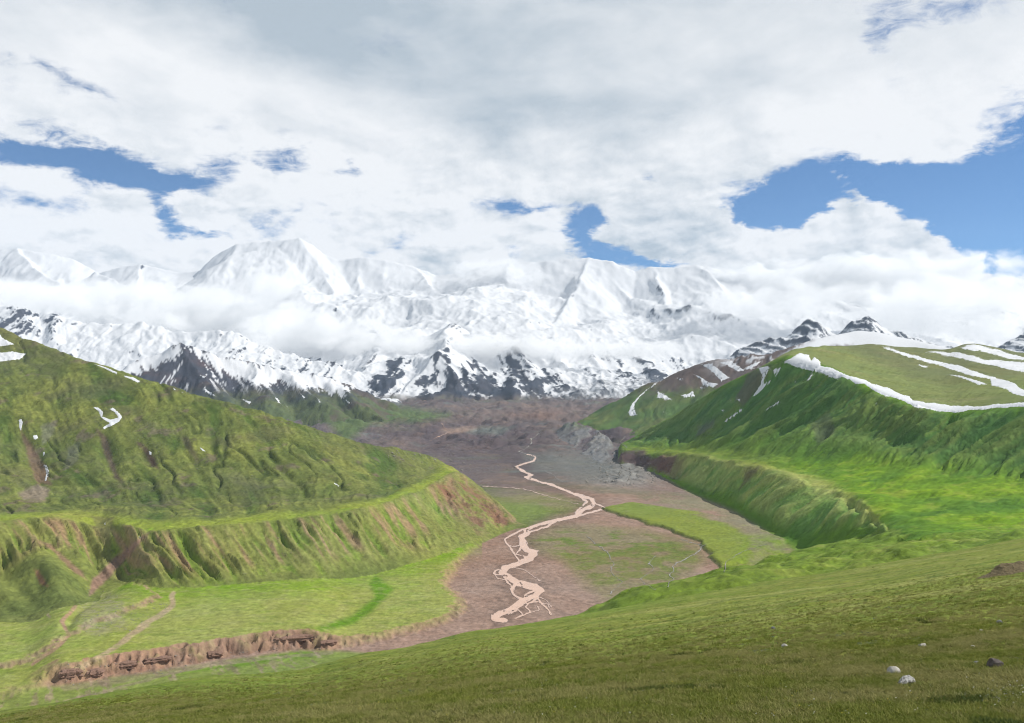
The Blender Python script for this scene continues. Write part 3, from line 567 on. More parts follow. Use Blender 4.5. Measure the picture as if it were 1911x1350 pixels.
for poly, c_, k_ in [([(1160, 842), (1205, 838), (1212, 855), (1205, 875), (1180, 872), (1165, 862)], (.075, .055, .055), .9), ([(1400, 690), (1440, 680), (1425, 720), (1385, 760), (1370, 745)], (.085, .07, .06), .7),
                     ([(1390, 880), (1420, 870), (1400, 900), (1378, 918)], (.095, .075, .05), .7), ([(1230, 850), (1265, 850), (1250, 885), (1225, 880)], (.10, .062, .055), .8), ([(1510, 790), (1550, 770), (1560, 810), (1525, 830)], (.075, .075, .055), .5), ([(1300, 795), (1335, 785), (1330, 800), (1300, 815)], (.09, .09, .08), .6)]:
    P(sstep(4, -5, sdpoly(PX, PY, poly) + 8 * n1) * k_, c_)
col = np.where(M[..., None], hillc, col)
# grey moraine
M = lab == 4; hillc = np.zeros_like(col); P(np.ones_like(Z), (.15, .15, .15)); P(sstep(.2, -.3, ribW - .3), (.095, .08, .088)); P(sstep(-.1, .4, n2) * .5, (.12, .125, .12)); P(sstep(805, 790, PY) * sstep(.0, .3, n1 + .2) * .7, (.095, .12, .05)); col = np.where(M[..., None], hillc, col)
# hill behind
M = lab == 5; hillc = np.zeros_like(col); P(np.ones_like(Z), (.07, .115, .038)); P(sstep(-.1, .5, n2 + .5 * ribE - .2) * .7, (.105, .125, .05)); P(sstep(745, 712, PY + 26 * n2 + 18 * n1), (.115, .088, .078)); P(sstep(720, 690, PY + 20 * n2) * sstep(.0, .4, n1) * .6, (.09, .07, .068))
esn = sstep(4, -3, sdpoly(PX, PY, [(1455, 668), (1490, 648), (1530, 628), (1600, 608), (1680, 620), (1760, 640), (1820, 655), (1760, 662), (1680, 655), (1640, 648), (1590, 645), (1560, 643), (1500, 660), (1475, 672)]) + 10 * n1 + 6 * n2)
esn = np.maximum(esn, sstep(.22, .34, n2 + .35 * n1 + sstep(720, 668, PY) * .25 - .1 * ribE) * sstep(1290, 1420, PX) * sstep(715, 690, PY))
P(esn, (.60, .615, .642)); col = np.where(M[..., None], hillc, col); snow_e = esn * M
# dark mountain
M = lab == 6; hillc = np.zeros_like(col); P(np.ones_like(Z), (.046, .048, .06)); P(sstep(-.1, .4, n2) * .6, (.075, .052, .056)); P(sstep(715, 765, PY + 24 * n2 + 12 * n1), (.075, .095, .042)); P(sstep(.1, .4, n4 + .3 * n1) * sstep(700, 740, PY) * .7, (.085, .06, .058))
kst = fbm((PX - .55 * (PY - 690)) / 9, PY / 48, 4, 69, .65)
snf = sdpoly(PX, PY, [(348, 646), (420, 662), (530, 686), (600, 694), (660, 722), (640, 742), (590, 728), (560, 742), (520, 716), (500, 735), (470, 722), (440, 705), (400, 690), (372, 668)], 40) / 14
snl = sdpoly(PX, PY, [(180, 700), (255, 664), (335, 640), (345, 655), (318, 672), (280, 688), (240, 706), (200, 715)], 40) / 14
kf = np.minimum(np.minimum(snf, snl - .1), 1.4) + 1.5 * kst + .6 * n1 + .3 * n3 + .15 + 1.0 * sstep(700, 740, PY) * sstep(600, 560, PX)
kf = kf * .3
gsn = np.maximum(sstep(.025, -.025, kf), sstep(.30, .36, fbm((PX - .75 * np.sign(PX - 352) * (PY - 650)) / 6.5, PY / 75, 3, 3, .6)) * sstep(745, 700, PY) * sstep(650, 600, PX))
P(gsn, (.60, .615, .642)); col = np.where(M[..., None], hillc, col); snow_g = gsn * M
n5 = fbm(X / 6.5, Y / 6.5, 2, 70, .6); fall = np.where(lab == 1, fbm((PX - .65 * PY) / 5.5 + 2 * n2, PY / 40, 3, 75, .62), fbm((PX + 1.2 * PY) / 8 + 2 * n2, PY / 60, 3, 74, .62))
hf = np.clip(1.06 + (.30 * n3 + .24 * n1 + .34 * n5) * np.where(lab == 0, .8, 1.0) + .40 * fall * (lab > 0) * sstep(.12, .3, slope), .4, 1.9)[..., None]
snw = np.clip(snow_e + snow_g, 0, 1)[..., None]; hf = hf * np.where((lab < 4), 1.10, 1.0)[..., None]; col = col * (hf * (1 - snw) + snw)
lum = (col * np.array([.3, .59, .11], np.float32)).sum(-1, keepdims=True); sat = 1.12; colS = np.clip(lum + (col - lum) * sat, .008, 1); col = colS * (1 - snw) + col * snw
rv = [(996, 861), (963, 871), (992, 887), (1040, 909), (1091, 929), (1108, 940), (1076, 962), (1003, 980), (980, 992), (975, 1010), (990, 1035), (967, 1053), (940, 1065), (967, 1089), (1000, 1103), (976, 1119), (950, 1139), (926, 1152)]
dr, _ = segdist(PX, PY * 1.6, [(a, b * 1.6) for a, b in rv]); wet = L * (1 - step1) * sstep(34, 10, dr + 16 * n1 + 8 * n3) * sstep(840, 900, PY); wet = np.maximum(wet * .55, L * (1 - step1) * sstep(60, 20, dr) * sstep(.10, .03, np.abs(fbm(X / 22, Y / 40, 3, 100))) * .5)
col = col * (1 - (wet * .45)[..., None])
tint = np.stack([1 + .14 * n2, 1 + .0 * n2, 1 - .12 * n2], -1); col = col * (tint * (1 - snw) + snw)
snowv = np.clip(snow_e + snow_g, 0, 1)

def ground_material(name, rough=.95, bump=.5, scale=.35, spot=.22, dist=1.0):
    m = bpy.data.materials.new(name); m.use_nodes = True; N = NT(m.node_tree)
    out = N.n('ShaderNodeOutputMaterial'); b = N.n('ShaderNodeBsdfPrincipled'); N.t.links.new(b.outputs[0], out.inputs[0])
    at = N.n('ShaderNodeAttribute', attribute_name='col'); sn = N.n('ShaderNodeAttribute', attribute_name='snow')
    pos = N.n('ShaderNodeNewGeometry').outputs['Position']
    a = N.noise(pos, scale, 6.0, .65); c = N.noise(pos, scale * .13, 5.0, .6)
    a2 = N.rng(a, .34, .66, -.5, .5, smooth=False)
    k = N.m('ADD', N.m('MULTIPLY', a2, spot * 2.2), N.m('MULTIPLY', N.m('SUBTRACT', c, .5), spot * 1.6))
    k = N.m('MULTIPLY', k, N.m('SUBTRACT', 1.0, N.m('MULTIPLY', sn.outputs['Fac'], .85)))
    v = N.m('ADD', 1.0, k)
    N.put(b.inputs['Base Color'], N.mix(1.0, at.outputs['Color'], N.vm('SCALE', (1.0, 1.0, 1.0), v), 'MULTIPLY'))
    b.inputs['Roughness'].default_value = rough; b.inputs['Specular IOR Level'].default_value = .15
    bp = N.n('ShaderNodeBump'); bp.inputs['Strength'].default_value = bump; bp.inputs['Distance'].default_value = dist
    N.put(bp.inputs['Height'], N.m('MULTIPLY', a, N.m('SUBTRACT', 1.0, N.m('MULTIPLY', sn.outputs['Fac'], .7)))); N.t.links.new(bp.outputs[0], b.inputs['Normal'])
    return m
MAT_MID = ground_material('grassy_ground', scale=.14, bump=.7, dist=2.6, spot=.20)

def emit_grid(g, lab_, names, colr, snow, mat):
    co = np.stack([g.X, g.Y, g.Z], -1).reshape(-1, 3); ca = colr.reshape(-1, 3); sa = np.ravel(snow); objs = {}
    kv = g.keepv; kf = kv[:-1, :-1] | kv[1:, :-1] | kv[:-1, 1:] | kv[1:, 1:]
    lf = lab_[:-1, :-1]
    for i, nm in enumerate(names):
        keep = kf & (lf == i)
        if not keep.any(): continue
        c, q, at = compact(co, grid_faces(keep), {'col': ca, 'snow': sa})
        objs[nm] = link(nm, np_mesh(nm, c, q, at), mat, kind='structure')
    return objs
NAMES = ['valley_floor', 'hill_left', 'hill_right', 'hummocky_spur', 'moraine_ridge', 'hill_behind', 'dark_mountain']
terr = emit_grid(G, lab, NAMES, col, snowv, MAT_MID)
for k_, l_ in {'valley_floor': 'broad valley floor of grass terraces, brown gravel bed and rubble', 'hill_left': 'green hill on the left with a gullied moraine bench', 'hill_right': 'green ribbed hill on the right with a snow-lined crest and olive top',
               'hummocky_spur': 'bright green hummocky spur just beyond the foreground slope', 'moraine_ridge': 'bare grey moraine ridge at the far right of the valley', 'hill_behind': 'brown and green hill with snow patches behind the right hill',
               'dark_mountain': 'dark pointed mountain streaked with snow behind the left hill'}.items():
    if k_ in terr: terr[k_]['label'] = l_

# foreground colour
acol = np.zeros(Za.shape + (3,), np.float32)
m1 = fbm(AX / 3.2, AY / 3.2, 5, 71, .6); m2 = fbm(AX / 22, AY / 10, 5, 72, .6); m3 = fbm(AX / .8, AY / .8, 3, 73, .6)
Pa = lambda m, c: paint(m, c, acol)
strk = fbm((AY - .10 * AX) / 3.2 + .5 * fbm(AX / 25, AY / 25, 2, 96), AX / 55, 4, 97, .6); strk2 = fbm((AY - .12 * AX) / 14 + .6 * fbm(AX / 60, AY / 60, 2, 98), AX / 160, 4, 99, .6)
Pa(np.ones_like(Za), (.108, .125, .022)); Pa(sstep(-.2, .5, m2) * .7, (.14, .142, .034)); Pa(sstep(.0, .5, m1) * .45, (.075, .095, .018)); Pa(sstep(.2, .5, m3 + .4 * m1) * .4, (.16, .155, .05)); Pa(sstep(.08, .35, fbm(AX / 6, AY / 4, 4, 60, .6)) * .6, (.17, .14, .06)); Pa(sstep(.12, .4, fbm(AX / 9, AY / 5, 4, 61, .6)) * .5, (.075, .115, .02))
Pa(sstep(.0, .45, strk2) * sstep(30, 80, AY) * .75, (.185, .175, .075)); Pa(sstep(.05, .45, strk) * sstep(40, 90, AY) * .5, (.165, .165, .06)); Pa(sstep(.05, .4, -strk) * sstep(35, 70, AY) * .6, (.058, .078, .015)); Pa(sstep(.1, .5, -strk2) * sstep(40, 90, AY) * .45, (.07, .098, .016))
Pa(sstep(800, 450, A.PX) * sstep(60, 110, AY) * .5, (.085, .115, .02)); Pa(sstep(1550, 1000, A.PX) * sstep(190, 245, AY) * .6, (.095, .145, .022))
clump = fbm(AX / 5.5, AY / 3.2, 4, 49, .65); Pa(sstep(.1, .35, clump) * sstep(45, 80, AY) * .6, (.05, .068, .014)); Pa(sstep(.15, .4, -clump) * sstep(45, 80, AY) * .45, (.165, .155, .055))
acol = acol * np.array([1.38, 1.52, 1.0], np.float32) * np.clip(1 + .3 * m3 + .2 * m1, .5, 1.6)[..., None]
MAT_FG = ground_material('foreground_turf', scale=2.6, bump=.6, spot=.35, dist=.12)
fo = emit_grid(A, np.zeros(Za.shape, np.int8), ['hillside'], acol, np.zeros_like(Za), MAT_FG)
fo['hillside']['label'] = 'dark olive grass slope in the foreground'

# ------------------------------------------------------------------ snow mountains
R = Grid(np.linspace(-0.645, 0.645, 900), np.concatenate([np.linspace(8500, 10900, 190, endpoint=False), np.linspace(10900, 17200, 230)]))
RX, RY = R.X, R.Y; RPX = project(R.U, 0.1)[0]
wx = 160 * fbm(RX / 900, RY / 900, 4, 81, .55); wy = 160 * fbm(RX / 900, RY / 900, 4, 82, .55)
def tent(pts, s, cap=None):
    P3 = [(ray(a, b)[0] * c, c, ray(a, b)[1] * c) for a, b, c in pts]
    d, par = segdist(RX + wx, RY + wy, P3); h = np.interp(par, np.arange(len(P3)), [q[2] for q in P3])
    return h - s * d - d * d * (0.00012 if cap is None else cap)
sky_cv = [(-150, 480), (0, 467), (30, 464), (80, 474), (130, 484), (185, 512), (230, 500), (262, 495), (330, 510), (370, 506), (395, 486), (440, 457), (520, 450), (555, 444), (574, 455), (600, 474), (640, 487), (672, 481), (720, 486), (770, 499), (810, 515), (850, 512), (900, 500), (950, 490), (1000, 490), (1060, 484), (1100, 482), (1140, 489), (1180, 507), (1215, 498), (1260, 500), (1305, 496), (1350, 505), (1420, 514), (1500, 518), (1650, 520), (1750, 524), (1911, 556), (2050, 580)]
m_sky = [(a, b, 15500) for a, b in sky_cv]
m_bas = [(-150, 745, 9000), (700, 748, 9000), (850, 753, 8950), (960, 744, 9100), (1050, 742, 9200), (1200, 736, 9400), (2050, 738, 9300)]
m_low = [(-150, 672, 10700), (600, 672, 10600), (700, 668, 10500), (900, 672, 10500), (1050, 684, 10700), (1150, 694, 10900), (1250, 700, 11000), (2050, 690, 10900)]
m_m1 = [(-150, 610, 12300), (600, 612, 12200), (900, 610, 12000), (1080, 632, 12300), (1180, 640, 12500), (1300, 630, 12400), (2050, 630, 12300)]
m_m2 = [(-150, 560, 13700), (600, 566, 13600), (900, 560, 13500), (1080, 588, 13900), (1170, 600, 14100), (1300, 572, 13800), (2050, 590, 13700)]
m_m3 = [(a, lerp(b, c_, .62), 14800) for (a, b, _), c_ in zip(m_sky, np.interp([p[0] for p in m_sky], [p[0] for p in m_m2], [p[1] for p in m_m2]))]
Zm = R.loft([m_bas, m_low, m_m1, m_m2, m_m3, m_sky, [(a, b + 6, c + 300) for a, b, c in m_sky]], 2.5, 2.0)
amp = sstep(15500, 14600, RY)
rid = fbm((RX + wx) / 1500, (RY + wy) / 1900, 6, 83, .52, ridged=True); rib2 = fbm((RX + wx) / 260 + .0 * RY, (RY + wy) / 1100, 4, 84, .55, ridged=True)
Zm = Zm + amp * ((rid - .35) * 210 + (rib2 - .4) * 46 * sstep(11500, 10000, RY) + (rib2 - .4) * 12) + fbm(RX / 420, RY / 420, 5, 85, .45) * 20 * (.25 + .75 * amp)
Zm = smax(tent([(a, b - 1, 15450) for a, b in sky_cv], .85) + (rid - .35) * 30, Zm, 25)
for pts, s in [([(1215, 498, 15450), (1228, 530, 14900), (1243, 565, 14350), (1258, 592, 13900), (1285, 625, 13100)], .78), ([(664, 482, 15450), (668, 520, 14950), (676, 548, 14500), (700, 575, 13900), (720, 610, 13000)], .55),
               ([(775, 500, 15450), (805, 535, 14700), (845, 577, 13900), (890, 612, 13100)], .62), ([(440, 456, 15450), (410, 490, 15100), (378, 528, 14700), (350, 552, 14300)], .80), ([(555, 443, 15480), (520, 462, 15250), (440, 474, 15050)], .60), ([(575, 454, 15450), (600, 500, 14900), (620, 545, 14200), (610, 590, 13300)], .55),
               ([(1100, 481, 15450), (1085, 520, 14800), (1060, 565, 14000), (1030, 605, 13200), (1010, 640, 12400)], .58), ([(1305, 495, 15450), (1345, 540, 14700), (1385, 590, 13800), (1400, 635, 12900)], .55), ([(950, 489, 15450), (945, 530, 14700), (960, 575, 13800), (950, 620, 12800)], .58),
               ([(180, 508, 15000), (240, 540, 14200), (265, 552, 13900)], .7), ([(30, 463, 15400), (60, 500, 14700), (110, 530, 14000)], .7), ([(1500, 517, 15400), (1530, 560, 14300), (1540, 610, 13000)], .58), ([(262, 494, 15450), (255, 530, 14700)], .6), ([(1700, 522, 15400), (1690, 570, 14300)], .58),
               ([(822, 658, 9900), (790, 692, 9600), (742, 738, 9150)], .72), ([(822, 658, 9900), (845, 705, 9450), (856, 753, 8980)], .72), ([(822, 658, 9900), (870, 695, 9650), (950, 744, 9150)], .72), ([(822, 658, 9900), (830, 630, 10600), (840, 600, 11400)], .7),
               ([(700, 645, 10600), (690, 690, 9900), (668, 742, 9150)], .62), ([(960, 645, 10700), (1000, 690, 10100), (1045, 737, 9350)], .58), ([(1090, 645, 11300), (1120, 690, 10700), (1180, 722, 10100)], .55)]:
    t = tent(pts, s); Zm = smax(t + (rib2 - .4) * 26 + fbm(RX / 150, RY / 150, 4, 86, .5) * 9, Zm, 30)
# ridge in front, left
l_cr = [(-150, 556, 9900), (0, 566, 9900), (25, 568, 9900), (45, 574, 9900), (78, 590, 9900), (100, 584, 9900), (125, 594, 9900), (150, 602, 9900), (200, 607, 9900), (250, 600, 9950), (268, 599, 9950), (300, 612, 9900), (330, 622, 9850), (380, 622, 9800), (430, 616, 9800), (455, 626, 9800), (480, 640, 9800), (530, 661, 9750), (600, 673, 9700), (660, 692, 9600), (700, 710, 9500), (760, 738, 9300), (820, 770, 9200)]
l_ft = [(-150, 730, 8600), (400, 735, 8600), (700, 748, 8750), (820, 765, 8900)]
Zl = R.fade(R.loft([l_ft, between(l_ft, l_cr, .5, .40), l_cr, [(a, b + 18, c + 500) for a, b, c in l_cr]], 1.5, 1.2), None, (760, 810))
ribL = fbm((RX + 1.6 * wx) / 330, (RY + 1.5 * wy) / 800, 5, 87, .58, ridged=True)
Zl = Zl + (ribL - .4) * 62 + fbm(RX / 130, RY / 130, 4, 88, .55) * 26
# blue peaks behind the right hill
b_cr = [(1270, 712, 9500), (1300, 690, 9450), (1340, 674, 9400), (1380, 655, 9400), (1420, 640, 9400), (1470, 622, 9400), (1505, 602, 9400), (1525, 598, 9400), (1545, 614, 9400), (1562, 626, 9350), (1590, 606, 9300), (1620, 589, 9300), (1640, 604, 9300), (1662, 616, 9300), (1700, 632, 9300), (1760, 650, 9300), (1850, 655, 9300), (1885, 636, 9300), (1911, 628, 9300), (2050, 610, 9300)]
b_ft = [(a, b + 62, 8650) for a, b, c in b_cr]
Zb = R.fade(R.loft([b_ft, b_cr, [(a, b + 14, c + 420) for a, b, c in b_cr]], 1.5, 1.0), (1262, 1300), None)
ribB = fbm((RX + .35 * (RY - 9300) + .5 * wx) / 240, RY / 900, 5, 89, .58, ridged=True); Zb = Zb + (ribB - .4) * 85 + fbm(RX / 120, RY / 120, 4, 90, .55) * 20
Zr = Zm.copy(); rl = np.zeros(Zr.shape, np.int8); tp = Zm.copy()
for i, q in ((1, Zl), (2, Zb)):
    rl = np.where(q > tp, i, rl).astype(np.int8); tp = np.maximum(tp, q); Zr = smax(q, Zr, 12)
R.finish(Zr, np.interp(R.u, G.u, G.run[-1]) - .01); RPX, RPY = R.PX, R.PY
rz, rx_ = np.gradient(Zr, axis=0) / np.gradient(RY, axis=0), np.gradient(Zr, axis=1) / np.gradient(RX, axis=1)
rs = np.hypot(rz, rx_)
k1 = fbm(RX / 70, RY / 70, 4, 91, .6); k2 = fbm(RX / 380, RY / 380, 5, 92, .6); k3 = fbm((RX + .5 * wx) / 90, RY / 600, 4, 93, .6)
Zs = gauss(gauss(Zr, 1.5, 0), 1.5, 1); hollow = gauss(gauss(Zr, 6, 0), 6, 1) - Zs                     # positive in gullies
lowr = sstep(664, 712, RPY + 10 * k2); lean = np.tanh((RPX - 822) / 40.0); kd = fbm((RPX - .8 * lean * (RPY - 700)) / 11 + 1.2 * k2, RPY / 80, 3, 94, .55); kd2 = fbm((RPX - .8 * lean * (RPY - 700)) / 38 + 1.2 * k2, RPY / 110, 3, 95, .6)
upr = sstep(684, 648, RPY + 14 * k2)
rock = (rs - 1.02 - .30 * upr) * 1.1 + (k1 * .22 + k2 * .45 + k3 * .7) * (1 - .6 * upr) - .12 * upr - hollow / 34.0 * (1 - .5 * upr)
rock = np.where(RPY > 640, lerp(rock, -.20 + .65 * kd + 1.0 * kd2 + .04 * k1 - hollow / 90.0 + (rs - .8) * .35, sstep(645, 675, RPY)), rock) + lowr * .14
rock = np.where(rl == 1, rock - .38 + sstep(150, 90, RPX) * .62 * sstep(650, 600, RPY) + .25 * sstep(400, 480, RPX), rock)
rock = np.where(rl == 2, rock + .22 + .25 * k3, rock)
rock = rock + np.exp(-((RPX - 850) / 130) ** 2) * sstep(670, 730, RPY) * .22 - sstep(600, 500, RPY) * .75 + .35 * np.exp(-(((RPX - 812) + (540 - RPY) * .8) / 14) ** 2) * np.exp(-((RPY - 545) / 35) ** 2) + .3 * np.exp(-((RPX - 395 - (490 - RPY) * .75) / 16) ** 2) * np.exp(-((RPY - 505) / 35) ** 2)
rk = sstep(-.03, .07, rock)
rcol = np.zeros(Zr.shape + (3,), np.float32); Pr = lambda m, c: paint(m, c, rcol)
Pr(np.ones_like(Zr), (.62, .635, .66)); Pr(sstep(.2, .6, k2) * .25, (.575, .60, .635)); Pr(rk, (.040, .050, .072)); Pr(rk * sstep(-.1, .4, k2) * .5, (.062, .058, .068)); Pr(rk * sstep(.15, .5, k1) * .3, (.085, .085, .095))
# moraine at the foot of the snow
ft = sstep(733, 748, RPY + 8 * k2 + 5 * k1) * (rl == 0); Pr(ft * .9, (.12, .098, .09)); Pr(ft * sstep(.0, .3, k2) * .5, (.085, .10, .06))
gl = sstep(5, -5, sdpoly(RPX, RPY, [(1040, 728), (1120, 712), (1230, 705), (1240, 735), (1150, 745), (1050, 750)]) + 10 * k2) * sstep(-.25, .3, k1 + .3 * k3); Pr(gl * .8, (.20, .21, .225))
MAT_SNOW = ground_material('snow_and_rock', rough=.8, scale=.02, bump=.6, spot=.10, dist=16.0)
rng_o = emit_grid(R, rl, ['snow_massif', 'snow_ridge', 'blue_peaks'], rcol, 1 - rk, MAT_SNOW)
for k_, l_ in {'snow_massif': 'huge white snow massif filling the horizon', 'snow_ridge': 'lower snowy ridge with dark crags in front of the massif on the left', 'blue_peaks': 'blue-shaded snowy peaks rising behind the right hill'}.items():
    if k_ in rng_o: rng_o[k_]['label'] = l_

# ------------------------------------------------------------------ snow patches, river, streams
def plain_material(name, rgb, rough=.9, var=.15, scale=.5, bump=.3, dist=.3, spec=.2, rim=None):
    m = bpy.data.materials.new(name); m.use_nodes = True; N = NT(m.node_tree)
    out = N.n('ShaderNodeOutputMaterial'); b = N.n('ShaderNodeBsdfPrincipled'); N.t.links.new(b.outputs[0], out.inputs[0])
    pos = N.n('ShaderNodeNewGeometry').outputs['Position']; a = N.noise(pos, scale, 6.0, .6)
    v = N.m('ADD', 1.0, N.m('MULTIPLY', N.m('SUBTRACT', a, .5), var * 3))
    base = rgb
    if rim is not None:                                   # wet margin of water, dirty edge of snow
        at = N.n('ShaderNodeAttribute', attribute_name='rim'); base = N.mix(N.rng(N.m('ADD', at.outputs['Fac'], N.m('MULTIPLY', N.m('SUBTRACT', a, .5), .7)), .15, .95), rgb, rim)
    N.put(b.inputs['Base Color'], N.mix(1.0, base, N.vm('SCALE', (1.0, 1.0, 1.0), v), 'MULTIPLY'))
    b.inputs['Roughness'].default_value = rough; b.inputs['Specular IOR Level'].default_value = spec
    bp = N.n('ShaderNodeBump'); bp.inputs['Strength'].default_value = bump; bp.inputs['Distance'].default_value = dist
    N.put(bp.inputs['Height'], a); N.t.links.new(bp.outputs[0], b.inputs['Normal']); return m
MAT_PATCH = plain_material('old_snow', (.62, .635, .66), .8, .14, .10, .35, 1.5, rim=(.36, .345, .31))
MAT_RIVER = plain_material('silty_water', (.60, .39, .28), .3, .12, .06, .15, .2, .4, rim=(.25, .165, .125))
MAT_STREAM = plain_material('clear_stream', (.26, .24, .20), .3, .10, .05, .15, .2, .5, rim=(.17, .14, .10))

def sheet(g, field, box, step, lift, base=-.4, keep=1.4, maxjump=.03, rimw=1.6):
    """mesh lying on terrain g over the pixels of box where field(px, py) < keep; field is a signed distance in pixels"""
    xs = np.arange(box[0], box[1] + step, step); yy = np.arange(box[2], box[3] + step, step)
    PXs, PYs = np.meshgrid(xs, yy); sd_ = field(PXs, PYs)
    Yh = g.hit(PXs, PYs); u, v = ray(PXs, PYs)
    z = v * Yh + base + lift(sd_); co = np.stack([u * Yh, Yh, z], -1)
    m = sd_ < keep; k = m[:-1, :-1] & m[1:, :-1] & m[:-1, 1:] & m[1:, 1:]
    q4 = np.stack([Yh[:-1, :-1], Yh[1:, :-1], Yh[:-1, 1:], Yh[1:, 1:]]); k &= (q4.max(0) / q4.min(0) - 1) < maxjump
    if not k.any(): return None
    f = grid_faces(k)[:, ::-1]
    rim_ = np.clip((sd_ + rimw) / (rimw + max(keep, .1)), 0, 1).ravel(); c, q, at_ = compact(co.reshape(-1, 3), f, {'rim': rim_}); return c, q, at_
def poly_field(poly, wob=2.2, fr=9.0, seed=5):
    def f(px, py):
        a = wob * fbm(px / 22, py / 22, 2, seed) + .75 * wob * fbm(px / 5, py / 5, 3, seed + 9, .65); b = .8 * wob * fbm(px / 22, py / 22, 2, seed + 3) + .6 * wob * fbm(px / 5, py / 5, 3, seed + 6, .65)
        return sdpoly(px + a, py + b, poly, 12)
    return f
def snow_patch(g, parent, poly, thick=1.6, wob=2.0, step=.8, soft=3.0, label=None):
    P_ = np.array(poly); box = (P_[:, 0].min() - 4, P_[:, 0].max() + 4, P_[:, 1].min() - 4, P_[:, 1].max() + 4)
    r = sheet(g, poly_field(poly, wob, seed=int(P_[0, 0]) % 50), box, step, lambda s: (thick * .35 + .5) * sstep(.8, -soft, s), base=-.5, maxjump=.05)
    if r: link('snow_patch', np_mesh('snow_patch', *r), MAT_PATCH, parent, label=label)
HL, HR, HB, DM = terr['hill_left'], terr['hill_right'], terr['hill_behind'], terr['dark_mountain']
for poly in [[(-30, 618), (0, 623), (6, 632), (31, 643), (0, 648), (-30, 648)], [(-30, 660), (0, 657), (22, 655), (51, 660), (37, 671), (0, 677), (-30, 678)], [(161, 673), (205, 688), (221, 696), (216, 700), (188, 687)], [(227, 698), (249, 704), (264, 711), (257, 716), (234, 705)],
             [(319, 722), (332, 728), (325, 730)], [(336, 729), (347, 734), (340, 735)],
             [(170, 759), (183, 759), (193, 769), (191, 777), (205, 782), (219, 779), (214, 771), (203, 763), (211, 760), (224, 771), (230, 779), (223, 789), (206, 796), (195, 804), (191, 799), (203, 789), (190, 783), (186, 776), (183, 768)],
             [(33, 784), (40, 780), (44, 791), (40, 809), (35, 796)], [(60, 813), (70, 810), (71, 819), (64, 824)], [(79, 843), (86, 842), (83, 856)], [(82, 865), (88, 868), (92, 880), (87, 898), (81, 900), (85, 884)], [(73, 833), (77, 834), (75, 839)],
             [(277, 841), (284, 844), (285, 852), (278, 850)], [(369, 832), (380, 838), (390, 848), (374, 840)], [(618, 898), (630, 904), (642, 913), (626, 906)], [(194, 975), (198, 974), (199, 979), (195, 980)], [(258, 1003), (265, 999), (262, 1006)], [(127, 774), (132, 775), (130, 778)]]:
    snow_patch(G, HL, poly, 1.4, 2.2)
for poly in [[(377, 713), (381, 722), (389, 730), (403, 739), (392, 738), (383, 731)], [(454, 745), (469, 750), (466, 755), (458, 751)], [(511, 740), (518, 743), (525, 753), (519, 751)], [(535, 758), (542, 770), (538, 768)], [(372, 700), (384, 702), (380, 707)], [(560, 735), (572, 742), (566, 744)], [(590, 742), (600, 750), (596, 752)], [(640, 742), (655, 752), (650, 753)]]:
    snow_patch(G, DM, poly, 3.0, 1.2, .7)
for poly in [[(1308, 680), (1328, 678), (1345, 690), (1363, 706), (1347, 712), (1325, 693)], [(1337, 676), (1365, 673), (1392, 692), (1375, 694), (1358, 683)], [(1293, 698), (1303, 701), (1321, 714), (1344, 715), (1330, 724), (1313, 721), (1306, 710)], [(1227, 729), (1240, 736), (1260, 750), (1245, 746), (1226, 744)], [(1268, 738), (1284, 734), (1292, 728), (1298, 740), (1279, 743)],
             [(1239, 708), (1225, 718), (1206, 730), (1192, 744), (1184, 758), (1189, 776), (1176, 778), (1172, 771), (1179, 752), (1200, 731), (1220, 717)], [(1234, 767), (1246, 771), (1243, 774)], [(1300, 720), (1315, 724), (1312, 727)], [(1262, 706), (1273, 707), (1270, 711)], [(1385, 690), (1400, 680), (1425, 672), (1418, 680), (1400, 690)]]:
    snow_patch(G, HB, poly, 2.0, 2.4, .7)
for poly in [[(1414, 687), (1424, 684), (1434, 683), (1437, 689), (1428, 703), (1427, 715), (1438, 708), (1437, 713), (1420, 731), (1403, 743), (1404, 738), (1419, 717), (1422, 700)], [(1442, 690), (1457, 686), (1455, 694), (1447, 702)], [(1384, 762), (1387, 765), (1366, 780), (1351, 791), (1349, 788), (1366, 776)], [(1454, 748), (1456, 751), (1440, 761), (1430, 766), (1431, 763)], [(1506, 709), (1516, 694), (1519, 697), (1508, 712)], [(1346, 765), (1351, 764), (1350, 770)], [(1361, 746), (1366, 746), (1364, 751)], [(1375, 745), (1381, 744), (1379, 749)], [(1633, 752), (1640, 753), (1637, 757)], [(1483, 711), (1488, 711), (1485, 715)]]:
    snow_patch(G, HR, poly, 1.6, 1.2, .7)
snow_patch(G, HR, [(1461, 676), (1477, 666), (1492, 658), (1510, 663), (1513, 672), (1521, 666), (1533, 676), (1532, 683), (1550, 686), (1563, 692), (1587, 702), (1614, 708), (1627, 716), (1657, 723), (1678, 734), (1697, 738), (1703, 746), (1734, 751), (1774, 756), (1814, 758), (1854, 755), (1915, 750), (1960, 747),
                   (1960, 757), (1915, 760), (1854, 763), (1809, 767), (1780, 771), (1748, 768), (1707, 760), (1681, 747), (1651, 739), (1633, 732), (1614, 717), (1597, 719), (1586, 709), (1571, 704), (1560, 708), (1544, 701), (1528, 696), (1515, 693), (1491, 687), (1477, 682)], 4.5, 2.4, .6, 4.5, 'long drooping snow cornice along the crest of the right hill')
